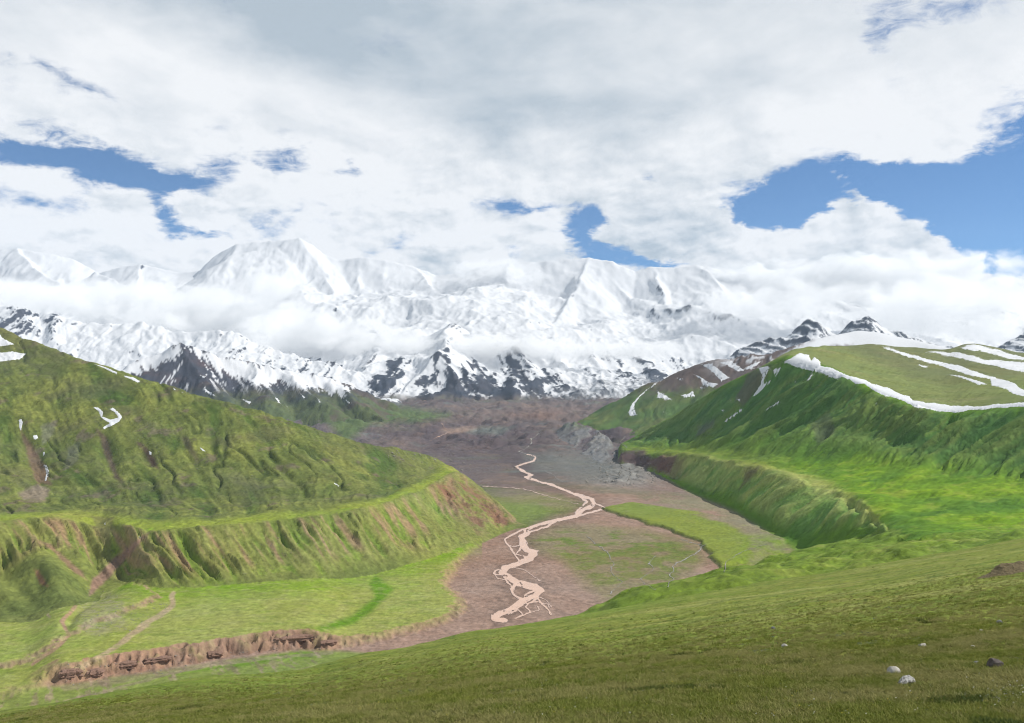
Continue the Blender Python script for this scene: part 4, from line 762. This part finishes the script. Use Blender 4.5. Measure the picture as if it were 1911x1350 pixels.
for poly in [[(1642, 646), (1657, 648), (1707, 663), (1748, 673), (1788, 681), (1833, 697), (1870, 708), (1895, 716), (1911, 727), (1950, 740), (1950, 752), (1911, 741), (1889, 736), (1876, 727), (1849, 720), (1847, 708), (1814, 703), (1780, 692), (1742, 680), (1694, 667), (1654, 653)],
             [(1758, 697), (1788, 700), (1820, 708), (1849, 718), (1828, 719), (1796, 707)], [(1715, 679), (1735, 685), (1728, 688), (1712, 682)],
             [(1721, 655), (1788, 657), (1838, 670), (1880, 674), (1911, 676), (1950, 684), (1950, 706), (1911, 696), (1868, 687), (1814, 675), (1761, 664)], [(1790, 652), (1805, 643), (1816, 642), (1830, 645), (1868, 654), (1911, 667), (1950, 678), (1911, 673), (1887, 671), (1841, 659)]]:
    snow_patch(G, HR, poly, 1.6, 2.6, .7, 3.0)

def line_field(lines, wob=1.2, fr=9.0, seed=9, islands=False):
    def f(px, py):
        a = px + 1.7 * wob * fbm(px / 17, py / 11, 2, seed + 8) + .8 * wob * fbm(px / fr, py / fr * 1.5, 2, seed); b = py + .5 * wob * fbm(px / fr, py / fr, 2, seed + 2); best = np.full(px.shape, 50.0)
        for pts, wd in lines:
            x0, x1 = min(p[0] for p in pts) - 14, max(p[0] for p in pts) + 14; y0, y1 = min(p[1] for p in pts) - 14, max(p[1] for p in pts) + 14
            k = (px > x0) & (px < x1) & (py > y0) & (py < y1)
            if not k.any(): continue
            # widths count fully across and about a third down the picture, as the ground is seen at a slant
            S = .62; d, par = segdist(a[k], b[k] / S, [(p[0], p[1] / S) for p in pts]); w_ = wd if np.isscalar(wd) else np.interp(par, np.linspace(0, len(pts) - 1, len(wd)), wd)
            best[k] = np.minimum(best[k], d - 1.2 * w_ * (1 + .35 * fbm(px[k] / 22, py[k] / 22, 2, seed + 5)))
        isl = fbm(px / 11 + 40, py / 6.5, 3, 26, .6)
        return np.maximum(best, (isl - .36) * 9.0) if islands else best
    return f
RIV = [([(983, 848), (999, 853), (996, 861), (978, 866), (963, 871), (977, 881), (992, 887), (981, 891), (1003, 898), (1040, 909), (1065, 920), (1091, 929), (1105, 932), (1108, 940), (1087, 953), (1076, 962), (1040, 971), (1003, 980), (980, 989), (985, 995), (972, 1003), (977, 1014), (982, 1027), (996, 1031), (989, 1044), (967, 1053), (942, 1060), (938, 1070), (952, 1079), (967, 1089), (989, 1096), (1006, 1103), (998, 1113), (976, 1119), (970, 1128), (950, 1139), (926, 1149), (924, 1157), (942, 1159)],
        [1.0, 1.6, 2.2, 2.6, 2.8, 3.4, 3.2, 4.5, 5.5, 5.2, 6.0, 6.5, 5.5, 6.0, 5.5]),
       ([(976, 988), (955, 999), (941, 1007), (947, 1016), (955, 1027), (963, 1040), (970, 1048)], 1.6), ([(1000, 1029), (1001, 1038), (989, 1046)], 2.2), ([(938, 1062), (924, 1065), (920, 1072), (935, 1074)], 1.2), ([(961, 1060), (974, 1063), (989, 1071), (998, 1078), (1008, 1085)], .9),
       ([(961, 1091), (954, 1101), (956, 1109), (965, 1115), (976, 1119)], 2.4), ([(967, 1086), (982, 1088), (998, 1092), (1010, 1098), (1013, 1104), (1000, 1111)], 2.4), ([(1004, 1113), (1008, 1126), (1019, 1134), (1030, 1147)], 1.7), ([(1002, 1118), (990, 1126), (980, 1133), (989, 1144), (975, 1150), (961, 1155)], 1.5), ([(975, 1128), (962, 1140), (948, 1147)], 1.4),
       ([(1108, 940), (1118, 943), (1128, 947)], 1.6), ([(1120, 952), (1096, 959), (1075, 965), (1043, 972)], 2.2), ([(1083, 928), (1094, 937), (1083, 949), (1074, 958)], 1.6), ([(1040, 971), (1020, 984), (990, 993)], 1.8), ([(1003, 1100), (985, 1108), (975, 1118)], 2.0), ([(975, 1018), (963, 1035), (985, 1040)], 1.3), ([(1008, 1126), (1022, 1128), (1026, 1135)], .8), ([(989, 1144), (1004, 1140), (1003, 1132)], .9), ([(937, 1070), (945, 1085), (958, 1098), (955, 1108)], 1.6), ([(1013, 1104), (1005, 1112), (990, 1119), (978, 1127)], 1.7), ([(976, 1119), (985, 1128), (1002, 1123)], 1.2), ([(970, 1128), (958, 1134), (944, 1141), (932, 1150)], 2.2), ([(985, 1040), (973, 1047), (958, 1054)], 2.2), ([(947, 1016), (957, 1021), (970, 1019)], 1.0), ([(1008, 1115), (1022, 1122), (1030, 1134)], .8), ([(952, 1079), (960, 1084), (975, 1086)], 1.8), ([(1065, 920), (1080, 922), (1098, 928)], 1.2), ([(1087, 953), (1100, 950), (1109, 945)], 1.5), ([(1040, 971), (1060, 969), (1076, 966)], 1.5), ([(961, 1155), (975, 1148), (968, 1138), (955, 1146)], 1.1), ([(920, 1072), (928, 1080), (945, 1083)], .9)]
r = sheet(G, line_field(RIV, 2.2, islands=True), (905, 1140, 842, 1172), .7, lambda s: s * 0, base=.35, keep=.9, maxjump=.02, rimw=1.4)
link('river', np_mesh('river', *r), MAT_RIVER, kind='structure', label='pink braided silty river winding down the gravel bed')
STREAMS = [(MAT_STREAM, [([(1316, 1016), (1306, 1026), (1293, 1037), (1277, 1045), (1262, 1052), (1255, 1058), (1258, 1067), (1249, 1074), (1257, 1081), (1248, 1088), (1245, 1097)], 1.3), ([(1272, 1007), (1290, 1013), (1310, 1019)], .8)]),
           (MAT_STREAM, [([(1224, 1038), (1211, 1053), (1220, 1063), (1194, 1081), (1206, 1093), (1224, 1103)], .75)]), (MAT_STREAM, [([(1095, 1000), (1107, 1012), (1132, 1030), (1146, 1053), (1139, 1067), (1162, 1086), (1139, 1109)], .75)]),
           (MAT_STREAM, [([(1430, 1016), (1399, 1026), (1376, 1035), (1355, 1049), (1352, 1067)], .8)]), (MAT_RIVER, [([(900, 908), (940, 910), (980, 913), (1000, 920), (1030, 929), (1079, 941)], .9)]), (MAT_STREAM, [([(1008, 808), (992, 819), (988, 834), (968, 843), (983, 848)], .9)]),
           (MAT_RIVER, [([(825, 791), (838, 806), (820, 815), (800, 823)], .7)]), (MAT_STREAM, [([(1165, 815), (1157, 824), (1170, 836)], .9)]), (MAT_STREAM, [([(1018, 880), (1030, 886), (1050, 900)], .8)])]
for mt, ln in STREAMS:
    al = [p for l_, _ in ln for p in l_]; bx = (min(p[0] for p in al) - 4, max(p[0] for p in al) + 4, min(p[1] for p in al) - 4, max(p[1] for p in al) + 4)
    r = sheet(G, line_field([(p_, w_ * .5) for p_, w_ in ln], 2.6), bx, .5, lambda s: s * 0, base=.45, keep=.45, maxjump=.03, rimw=.5)
    if r: link('stream', np_mesh('stream', *r), mt, kind='structure')

# ------------------------------------------------------------------ rocks on the foreground slope
def ico(sub=3):
    import bmesh
    bm = bmesh.new(); bmesh.ops.create_icosphere(bm, subdivisions=sub, radius=1.0); bm.verts.ensure_lookup_table()
    v = np.array([q.co[:] for q in bm.verts]); f = np.array([[w_.index for w_ in p.verts] for p in bm.faces]); bm.free(); return v, f
ICO_V, ICO_F = ico(4)
def rock_mesh(name, size, seed, facets=9, rough=.10):
    rs_ = np.random.RandomState(seed); v = ICO_V.copy(); n = rs_.normal(size=(facets, 3)); n /= np.linalg.norm(n, axis=1)[:, None]; dcut = rs_.uniform(.55, .92, facets)
    for a, d in zip(n, dcut):
        t = v @ a; v = v - np.clip(t - d, 0, None)[:, None] * a
    nz = fbm(v[:, 0] * 2.2 + seed, v[:, 1] * 2.2 + v[:, 2] * 1.7, 4, seed, .6) + .5 * fbm(v[:, 2] * 4 + seed, v[:, 0] * 4 - v[:, 1] * 2, 3, seed + 5, .6)
    v = v * (1 + rough * nz)[:, None]; v[:, 2] = np.where(v[:, 2] < -.35, -.35 + (v[:, 2] + .35) * .2, v[:, 2])
    return np_mesh(name, v * np.array(size), ICO_F, smooth=False)
def rock_material(name, rgb, rgb2, sc_=9.0):
    m = bpy.data.materials.new(name); m.use_nodes = True; N = NT(m.node_tree); out = N.n('ShaderNodeOutputMaterial'); b = N.n('ShaderNodeBsdfPrincipled'); N.t.links.new(b.outputs[0], out.inputs[0])
    oc = N.n('ShaderNodeTexCoord').outputs['Object']; a = N.noise(oc, sc_, 6, .65); c = N.noise(oc, sc_ * .3, 4, .6)
    N.put(b.inputs['Base Color'], N.mix(N.rng(a, .42, .62), N.mix(N.rng(c, .35, .65), rgb, tuple(.8 * q for q in rgb)), rgb2)); b.inputs['Roughness'].default_value = .9
    bp = N.n('ShaderNodeBump'); bp.inputs['Strength'].default_value = .6; bp.inputs['Distance'].default_value = .03; N.put(bp.inputs['Height'], a); N.t.links.new(bp.outputs[0], b.inputs['Normal']); return m
RK_PALE = rock_material('pale_stone', (.42, .40, .36), (.30, .285, .25)); RK_SPOT = rock_material('lichen_stone', (.52, .51, .49), (.10, .095, .085), 11); RK_DARK = rock_material('dark_stone', (.060, .047, .042), (.10, .085, .075)); RK_GREY = rock_material('grey_stone', (.20, .205, .215), (.14, .14, .14))
ROCKS = [(1692, 1282, 29, 1.0, RK_SPOT, 'mottled pale boulder with dark lichen, largest rock on the near grass'), (1668, 1259, 26, .75, RK_PALE, 'flat-topped tan rock just behind the mottled boulder'), (1858, 1248, 27, .95, RK_DARK, 'dark brown rock near the right edge of the grass slope'),
         (1722, 1208, 15, .8, RK_PALE, 'cream rounded stone beside a dark green tuft on the right'), (1464, 1210, 13, .8, RK_PALE, 'pale rounded stone alone in the middle of the slope'), (1822, 1240, 12, .7, RK_GREY, 'small grey stone left of the dark brown rock'),
         (1815, 1209, 9, .7, RK_PALE, 'tiny whitish stone uphill of the dark brown rock'), (1866, 1163, 11, .7, RK_GREY, 'small grey stone highest up near the right edge'), (1831, 1179, 10, .55, RK_PALE, 'small flat pale stone below the highest grey one'), (1309, 1284, 10, .8, RK_GREY, 'small dark blue-grey stone at the bottom centre'),
         (1427, 1318, 9, .8, RK_PALE, 'small pinkish-tan stone near the bottom edge'), (1471, 1313, 8, .8, RK_PALE, 'tiny white stone near the bottom edge, right of the tan one'), (1890, 1268, 10, .6, RK_GREY, 'flat light grey stone downhill of the dark brown rock'), (1823, 1254, 8, .6, RK_PALE, 'tiny pinkish stone between the boulder and the dark brown rock'),
         (1443, 1174, 8, .7, RK_GREY, 'small grey stone higher up the slope in the middle')]
for i, (px, py, wpx, hr, mt, lb) in enumerate(ROCKS):
    x, y, z = (float(q) for q in A.at(px, py)); s = wpx / F_PX * y / 2 * 1.12
    o = link('rock', rock_mesh('rock', (s, s * .85, s * hr), 100 + i), mt, label=lb, cat='rock', group='rocks on the near grass slope'); o.location = (x, y, z + s * hr * .38); o.rotation_euler = (0, 0, i * 1.3)
# earth mound near the right edge of the slope
x, y, z = (float(q) for q in A.at(1872, 1072)); s = 52 / F_PX * y
rr, aa = np.meshgrid(np.linspace(0, 1.5, 26), np.linspace(0, 2 * np.pi, 48)); mx_, my_ = rr * np.cos(aa), rr * np.sin(aa)
mz_ = np.exp(-((mx_ / .62) ** 2 + (my_ / .6) ** 2)) * (1 + .5 * fbm(mx_ * 2, my_ * 2, 4, 7)) + .55 * np.exp(-(((mx_ - .7) / .4) ** 2 + (my_ / .5) ** 2)) + .10 * fbm(mx_ * 6, my_ * 6, 3, 9) * np.exp(-rr * rr) - .10
mq = grid_faces(np.ones((47, 25), bool))
def slope_z(xx, yy):
    """height of the foreground slope at world x, y"""
    c_ = np.clip((xx / yy - A.u[0]) / (A.u[1] - A.u[0]), 0, len(A.u) - 1.001); r_ = np.clip(np.interp(yy, A.y, np.arange(len(A.y))), 0, len(A.y) - 1.001); i, j = r_.astype(int), c_.astype(int); fr_, fc_ = r_ - i, c_ - j
    return A.Z[i, j] * (1 - fr_) * (1 - fc_) + A.Z[i + 1, j] * fr_ * (1 - fc_) + A.Z[i, j + 1] * (1 - fr_) * fc_ + A.Z[i + 1, j + 1] * fr_ * fc_
gz_m = slope_z(x + mx_ * s, y + my_ * .9 * s) - z
o = link('earth_mound', np_mesh('earth_mound', np.stack([mx_ * s, my_ * .9 * s, mz_ * .40 * s + gz_m], -1).reshape(-1, 3), mq), plain_material('bare_earth', (.17, .135, .075), .95, .6, 4.0, 1.0, .3), label='bare brown earth mound on the grass near the right edge', cat='mound'); o.location = (x, y, z - s * .015)

# dark layered outcrops along the foot of the red earth cliff
MAT_OUT = plain_material('red_conglomerate', (.225, .138, .102), .95, .5, .5, 1.0, .8)
OUT = [(128, 1266, 46, 17, 'rounded dark red outcrop at the left end of the earth cliff'), (172, 1264, 30, 15, 'second dark red outcrop from the left end of the earth cliff'), (232, 1248, 40, 13, 'craggy outcrop right of the second cleft in the earth cliff'), (290, 1238, 52, 11, 'long low outcrop left of the white streak on the earth cliff'),
       (398, 1228, 34, 12, 'bulging outcrop in the middle of the earth cliff'), (555, 1198, 92, 13, 'wide layered rock wall near the right end of the earth cliff'), (612, 1204, 30, 8, 'low dark outcrop at the right end of the earth cliff')]
for i, (px, py, wpx, hpx, lb) in enumerate(OUT):
    xw, yw, zw = (float(q) for q in G.at(px, py + 1)); k = yw / F_PX; v = ICO_V.copy()
    e = np.abs(v[:, 0]) ** .6 * np.sign(v[:, 0]); v[:, 0] = e; v[:, 1] = np.sign(v[:, 1]) * np.abs(v[:, 1]) ** .7; v[:, 2] = np.sign(v[:, 2]) * np.abs(v[:, 2]) ** .75
    st_ = np.floor(v[:, 2] * 3.2 + .5 * fbm(v[:, 0] * 2 + i, v[:, 1] * 2, 2, 3)); shr = 1 + .10 * np.sin(st_ * 2.3 + i) - .06 * np.maximum(v[:, 2], 0)
    v[:, :2] *= (shr * (1 + -.1 + .5 * fbm(v[:, 0] * 4.4 * wpx / 40 + i * 3, v[:, 2] * .8, 3, 30 + i, .6)))[:, None]
    o = link('rock_outcrop', np_mesh('rock_outcrop', v * np.array([wpx * k / 2, 6.5, hpx * k * .50]), ICO_F, smooth=False), MAT_OUT, label=lb, cat='outcrop', group='outcrops along the red earth cliff')
    o.location = (xw, yw + 6.5, zw + hpx * k * .36); o.rotation_euler = (0, 0, .35)

# loose stones strewn over gravel, fans and rubble
def strewn(name, label, mat_, regions, seed):
    rs_ = np.random.RandomState(seed); oc = np.array([(1, 0, 0), (-1, 0, 0), (0, 1, 0), (0, -1, 0), (0, 0, 1), (0, 0, -.5)]); of = np.array([(0, 2, 4), (2, 1, 4), (1, 3, 4), (3, 0, 4), (2, 0, 5), (1, 2, 5), (3, 1, 5), (0, 3, 5)]); V = []; F_ = []; nb = 0
    for poly, n, s0, s1_ in regions:
        P_ = np.array(poly); px = rs_.uniform(P_[:, 0].min(), P_[:, 0].max(), n * 3); py = rs_.uniform(P_[:, 1].min(), P_[:, 1].max(), n * 3); k = np.nonzero(sdpoly(px, py, poly) < 0)[0][:n]; x, y, z = G.at(px[k], py[k])
        for i in range(len(k)):
            sz = s0 * (s1_ / s0) ** (rs_.uniform() ** 2); V.append(oc * rs_.uniform(.55, 1.2, (6, 1)) * sz * np.array([1, 1, .75]) + np.array([x[i], y[i], z[i] + .15 * sz])); F_.append(of + nb); nb += 6
    link(name, np_mesh(name, np.concatenate(V), np.concatenate(F_), smooth=False), mat_, kind='stuff', label=label, cat='stones')
strewn('scattered_stones', 'pale stones strewn over the fan, gravel and rubble of the valley', plain_material('field_stone', (.26, .24, .21), .9, .3, .4), [([(165, 1095), (230, 1115), (330, 1130), (260, 1175), (170, 1195), (120, 1160)], 420, .35, 1.3), ([(880, 1010), (1000, 1000), (1060, 1060), (1100, 1120), (1000, 1160), (860, 1160), (850, 1080)], 500, .3, .9),
        ([(1130, 860), (1215, 865), (1240, 895), (1200, 912), (1080, 905)], 420, 1.2, 4.5), ([(980, 985), (1250, 990), (1310, 1050), (1130, 1120)], 260, .3, .9), ([(380, 960), (800, 930), (800, 1030), (300, 1095)], 260, .4, 1.4), ([(700, 850), (1000, 790), (1060, 860), (900, 890)], 350, 1.5, 5), ([(0, 780), (400, 790), (560, 900), (0, 930)], 200, .5, 1.8), ([(120, 1240), (560, 1205), (620, 1215), (120, 1285)], 250, .3, 1.2)], 12)

# ------------------------------------------------------------------ grass and flowers
def blade_tuft(name, n, h, w, spread, seed, lean=.5):
    rs_ = np.random.RandomState(seed); V = []; Fq = []
    for i in range(n):
        a = rs_.uniform(0, 6.283); r0 = spread * math.sqrt(rs_.uniform()); hh = h * rs_.uniform(.55, 1.1); ln = lean * hh * rs_.uniform(.3, 1.2); la = rs_.uniform(0, 6.283); tw = rs_.uniform(0, 6.283)
        bx, by = r0 * math.cos(a), r0 * math.sin(a); wx_, wy_ = w * math.cos(tw), w * math.sin(tw); lx, ly = ln * math.cos(la), ln * math.sin(la); b0 = len(V)
        V += [(bx - wx_, by - wy_, -.02), (bx + wx_, by + wy_, -.02), (bx + lx * .35 - wx_ * .7, by + ly * .35 - wy_ * .7, hh * .6), (bx + lx * .35 + wx_ * .7, by + ly * .35 + wy_ * .7, hh * .6), (bx + lx, by + ly, hh)]
        Fq += [(b0, b0 + 1, b0 + 3), (b0, b0 + 3, b0 + 2), (b0 + 2, b0 + 3, b0 + 4)]
    me = bpy.data.meshes.new(name); me.from_pydata(V, [], Fq); return me
def grass_material(name, c0, c1, c2):
    m = bpy.data.materials.new(name); m.use_nodes = True; N = NT(m.node_tree); out = N.n('ShaderNodeOutputMaterial'); b = N.n('ShaderNodeBsdfPrincipled')
    oi = N.n('ShaderNodeObjectInfo').outputs['Random']; pos = N.n('ShaderNodeNewGeometry').outputs['Position']; nz = N.noise(pos, .22, 4, .6)
    c = N.mix(N.rng(oi, .0, .75), c0, c1); c = N.mix(N.rng(N.m('ADD', nz, N.m('MULTIPLY', oi, .25)), .50, .74), c, c2)
    N.put(b.inputs['Base Color'], c); b.inputs['Roughness'].default_value = .75; b.inputs['Specular IOR Level'].default_value = .2
    tl = N.n('ShaderNodeBsdfTranslucent'); N.put(tl.inputs['Color'], c); mx = N.n('ShaderNodeMixShader'); mx.inputs[0].default_value = .3
    N.t.links.new(b.outputs[0], mx.inputs[1]); N.t.links.new(tl.outputs[0], mx.inputs[2]); N.t.links.new(mx.outputs[0], out.inputs[0]); return m
MG = grass_material('grass_blades', (.13, .165, .022), (.22, .24, .045), (.29, .27, .10)); MGD = grass_material('rank_grass_blades', (.055, .09, .016), (.085, .125, .022), (.12, .13, .03)); MGS = grass_material('silvery_leaves', (.20, .23, .15), (.25, .28, .19), (.20, .20, .08))
tuft_col = bpy.data.collections.new('tuft_shapes')          # source shapes for the grass, linked to no scene
for i in range(5):
    me = blade_tuft('tuft', 18, .07 + .018 * i, .009, .13, 200 + i, .9); me.materials.append(MG); tuft_col.objects.link(bpy.data.objects.new('tuft_%d' % i, me))
me = blade_tuft('tuft', 24, .13, .012, .15, 230, .6); me.materials.append(MGD); tuft_col.objects.link(bpy.data.objects.new('tuft_6', me))
me = blade_tuft('tuft', 12, .045, .02, .12, 231, .9); me.materials.append(MGS); tuft_col.objects.link(bpy.data.objects.new('tuft_7', me))
rs = np.random.RandomState(4); NG = 110000
gpx = rs.uniform(-60, 1975, NG); crest_py = np.interp(gpx, [c[0] for c in a_crest], [c[1] for c in a_crest]); gpy = crest_py + (1440 - crest_py) * rs.uniform(0, 1, NG) ** .8
gx_, gy_, gz_ = A.at(gpx, gpy); gy_ = gy_ * (1 + rs.normal(0, .01, NG)); gx_ = ray(gpx, gpy)[0] * gy_; gz_ = np.empty(NG)
ci = np.clip((gx_ / gy_ - A.u[0]) / (A.u[1] - A.u[0]), 0, len(A.u) - 1.001); ri = np.clip(np.interp(gy_, A.y, np.arange(len(A.y))), 0, len(A.y) - 1.001)
c0, r0 = ci.astype(int), ri.astype(int); fc, fr = ci - c0, ri - r0
gz_ = (A.Z[r0, c0] * (1 - fr) * (1 - fc) + A.Z[r0 + 1, c0] * fr * (1 - fc) + A.Z[r0, c0 + 1] * (1 - fr) * fc + A.Z[r0 + 1, c0 + 1] * fr * fc)
gs = (.75 + .5 * rs.uniform(size=NG)) * (1 + np.clip(gy_ - 60, 0, 300) / 200)
keepg = rs.uniform(size=NG) < sstep(190, 60, gy_) * .9 + .1
patchn = fbm(gx_ / 4, gy_ / 4, 3, 77); pick = rs.randint(0, 5, NG); pick = np.where((patchn > .42) & (rs.uniform(size=NG) < .7), 5, pick); pick = np.where((fbm(gx_ / 3, gy_ / 3, 3, 78) > .36) & (rs.uniform(size=NG) < .6) & (gy_ < 70), 6, pick)
gx_, gy_, gz_, gs, pick = (q[keepg] for q in (gx_, gy_, gz_, gs, pick)); NG = len(gx_)
pm = bpy.data.meshes.new('grass'); pm.vertices.add(NG); pm.vertices.foreach_set('co', np.stack([gx_, gy_, gz_], 1).astype(np.float32).ravel())
for nm, ty, val in (('gsize', 'FLOAT', gs.astype(np.float32)), ('gturn', 'FLOAT', rs.uniform(0, 6.283, NG).astype(np.float32)), ('gpick', 'INT', pick.astype(np.int32))):
    at_ = pm.attributes.new(nm, ty, 'POINT'); at_.data.foreach_set('value', val)
go = link('grass', pm, None, kind='stuff', label='rough olive grass tufts covering the near slope', cat='grass')
ng = bpy.data.node_groups.new('grass_scatter', 'GeometryNodeTree'); ng.interface.new_socket('Geometry', in_out='INPUT', socket_type='NodeSocketGeometry'); ng.interface.new_socket('Geometry', in_out='OUTPUT', socket_type='NodeSocketGeometry')
gi, gout = ng.nodes.new('NodeGroupInput'), ng.nodes.new('NodeGroupOutput'); iop = ng.nodes.new('GeometryNodeInstanceOnPoints'); cinf = ng.nodes.new('GeometryNodeCollectionInfo'); cinf.inputs['Collection'].default_value = tuft_col; cinf.inputs['Separate Children'].default_value = True; cinf.inputs['Reset Children'].default_value = True
def nat(name, ty):
    q = ng.nodes.new('GeometryNodeInputNamedAttribute'); q.data_type = ty; q.inputs['Name'].default_value = name; return q.outputs[0]
cx = ng.nodes.new('ShaderNodeCombineXYZ'); ng.links.new(nat('gturn', 'FLOAT'), cx.inputs[2])
ng.links.new(gi.outputs[0], iop.inputs['Points']); ng.links.new(cinf.outputs[0], iop.inputs['Instance']); iop.inputs['Pick Instance'].default_value = True
ng.links.new(nat('gpick', 'INT'), iop.inputs['Instance Index']); ng.links.new(cx.outputs[0], iop.inputs['Rotation']); ng.links.new(nat('gsize', 'FLOAT'), iop.inputs['Scale']); ng.links.new(iop.outputs[0], gout.inputs[0])
md = go.modifiers.new('scatter', 'NODES'); md.node_group = ng

def flowers(name, label, rgb, n, size, seed, where):
    rs_ = np.random.RandomState(seed); px, py = where(rs_, n); x, y, z = A.at(px, py); ang = np.linspace(0, 2 * np.pi, 6, endpoint=False); V = []; F_ = []
    tilt = rs_.normal(0, .35, (n, 2)); hh = rs_.uniform(.10, .2, n)
    for i in range(n):
        b0 = len(V); s_ = size * rs_.uniform(.7, 1.3)
        V.append((x[i], y[i], z[i] + hh[i] - s_ * .3))
        for a in ang: dx, dy = s_ * math.cos(a), s_ * math.sin(a); V.append((x[i] + dx, y[i] + dy, z[i] + hh[i] + dx * tilt[i, 0] + dy * (tilt[i, 1] - .45)))
        F_ += [(b0, b0 + 1 + k, b0 + 1 + (k + 1) % 6) for k in range(6)]
    me = bpy.data.meshes.new(name); me.from_pydata(V, [], F_); link(name, me, plain_material(name + '_petals', rgb, .7, .1, 5), kind='stuff', label=label, cat='flowers')
def w_white(r, n):
    k = r.uniform(size=n) < .35
    return np.where(k, r.normal(1880, 25, n), r.uniform(900, 1911, n)), np.where(k, r.normal(1304, 9, n), 1348 - 95 * r.uniform(size=n) ** 1.3)
flowers('white_flowers', 'tiny white flowers sprinkled near the bottom right', (.72, .72, .68), 420, .013, 5, w_white)
flowers('yellow_flowers', 'tiny yellow flowers scattered over the near grass', (.62, .50, .04), 600, .012, 6, lambda r, n: (r.uniform(600, 1911, n), 1349 - 130 * r.uniform(size=n) ** 1.2))

# ------------------------------------------------------------------ low clouds clinging to the massif, and the air
def cloud_material(name, dens, seed, soft=1.0):
    m = bpy.data.materials.new(name); m.use_nodes = True; N = NT(m.node_tree); out = N.n('ShaderNodeOutputMaterial')
    pv = N.n('ShaderNodeVolumePrincipled'); N.t.links.new(pv.outputs[0], out.inputs['Volume'])
    oc = N.n('ShaderNodeTexCoord').outputs['Object']; pos = N.n('ShaderNodeNewGeometry').outputs['Position']
    r = N.vm('LENGTH', oc)
    q = N.vm('ADD', N.vm('MULTIPLY', pos, (1 / 520, 1 / 520, 1 / 330)), (seed * 3.1, seed * 1.7, seed * 0.9))
    n = N.noise(q, 1.0, 6.0, .62, .5)
    f = N.m('ADD', N.m('SUBTRACT', 0.80, r), N.m('MULTIPLY', N.m('SUBTRACT', n, .5), 2.9 * soft))
    d = N.m('MULTIPLY', N.rng(f, 0.0, .42), dens)
    d = N.m('MULTIPLY', d, N.rng(r, 1.0, .82))
    N.put(pv.inputs['Density'], d); pv.inputs['Color'].default_value = (.97, .975, .98, 1); pv.inputs['Anisotropy'].default_value = 0.1
    return m
def sphere_mesh(name, seg=24, rings=14):
    v = [(0, 0, 1)]; f = []
    for i in range(1, rings):
        a = math.pi * i / rings
        for j in range(seg): v.append((math.sin(a) * math.cos(2 * math.pi * j / seg), math.sin(a) * math.sin(2 * math.pi * j / seg), math.cos(a)))
    v.append((0, 0, -1))
    for j in range(seg): f.append((0, 1 + j, 1 + (j + 1) % seg))
    for i in range(rings - 2):
        for j in range(seg):
            a = 1 + i * seg + j; b = 1 + i * seg + (j + 1) % seg; f.append((a, a + seg, b + seg, b))
    o = 1 + (rings - 2) * seg
    for j in range(seg): f.append((o + j, len(v) - 1, o + (j + 1) % seg))
    me = bpy.data.meshes.new(name); me.from_pydata(v, [], f); return me
# (px, py, depth, half width px, half height px, half depth m, density 1/km, label)
CLOUDS = [(130, 556, 11600, 290, 40, 800, 1.9, 'long white cloud bank above the craggy snow ridge on the far left'),
          (400, 588, 11800, 180, 52, 800, 2.0, 'pale cloud mass below the domed summit on the left'),
          (500, 535, 11400, 75, 34, 400, 2.2, 'small grey cloud puff in front of the domed summit'),
          (610, 628, 10900, 180, 38, 500, 2.4, 'dense low cloud at the left end of the band across the massif'),
          (860, 645, 10700, 250, 22, 450, 2.6, 'middle stretch of the low cloud band above the dark pyramid'),
          (1130, 654, 10600, 210, 17, 400, 2.4, 'thin right end of the low cloud band by the glacier'),
          (1440, 560, 12600, 180, 36, 700, 1.0, 'broad cloud covering the right shoulder of the massif'),
          (1770, 578, 11800, 220, 58, 900, 1.25, 'bright cloud bank above the snowy dome on the far right'),
          (1600, 513, 14700, 330, 36, 700, 2.2, 'high cloud hiding the summit line on the right'),
          (930, 505, 14900, 110, 26, 500, 1.1, 'small cloud brushing the crest in the middle of the massif')]
cm = sphere_mesh('cloud_body')
for i, (px, py, dep, rx, ry, rd, dn, lb) in enumerate(CLOUDS):
    if dn <= 0: continue
    u, v = ray(px, py); o = link('cloud', cm.copy(), cloud_material('cloud_%d' % i, dn / 1000 * 2.3, i + 1), label=lb, cat='cloud', group='low clouds against the massif')
    o.location = (u * dep, dep, v * dep); k = dep / F_PX; o.scale = (rx * k * 1.25, rd, ry * k * 1.35); o.rotation_euler = (0, 0, math.atan2(-u, 1))
hz = bpy.data.meshes.new('haze')
x0, x1, y0, y1, z0, z1 = -13500, 13500, -600, 18500, -700, 3300
hz.from_pydata([(a, b, c) for a in (x0, x1) for b in (y0, y1) for c in (z0, z1)], [], [(0, 1, 3, 2), (4, 6, 7, 5), (0, 4, 5, 1), (2, 3, 7, 6), (0, 2, 6, 4), (1, 5, 7, 3)])
mh = bpy.data.materials.new('haze_air'); mh.use_nodes = True; N = NT(mh.node_tree); out = N.n('ShaderNodeOutputMaterial'); pv = N.n('ShaderNodeVolumePrincipled')
N.t.links.new(pv.outputs[0], out.inputs['Volume']); pv.inputs['Density'].default_value = 1.3e-5; pv.inputs['Color'].default_value = (.62, .78, 1.0, 1); pv.inputs['Anisotropy'].default_value = 0.0
link('haze', hz, mh, kind='stuff', label='thin blue haze filling the valley air', cat='haze')
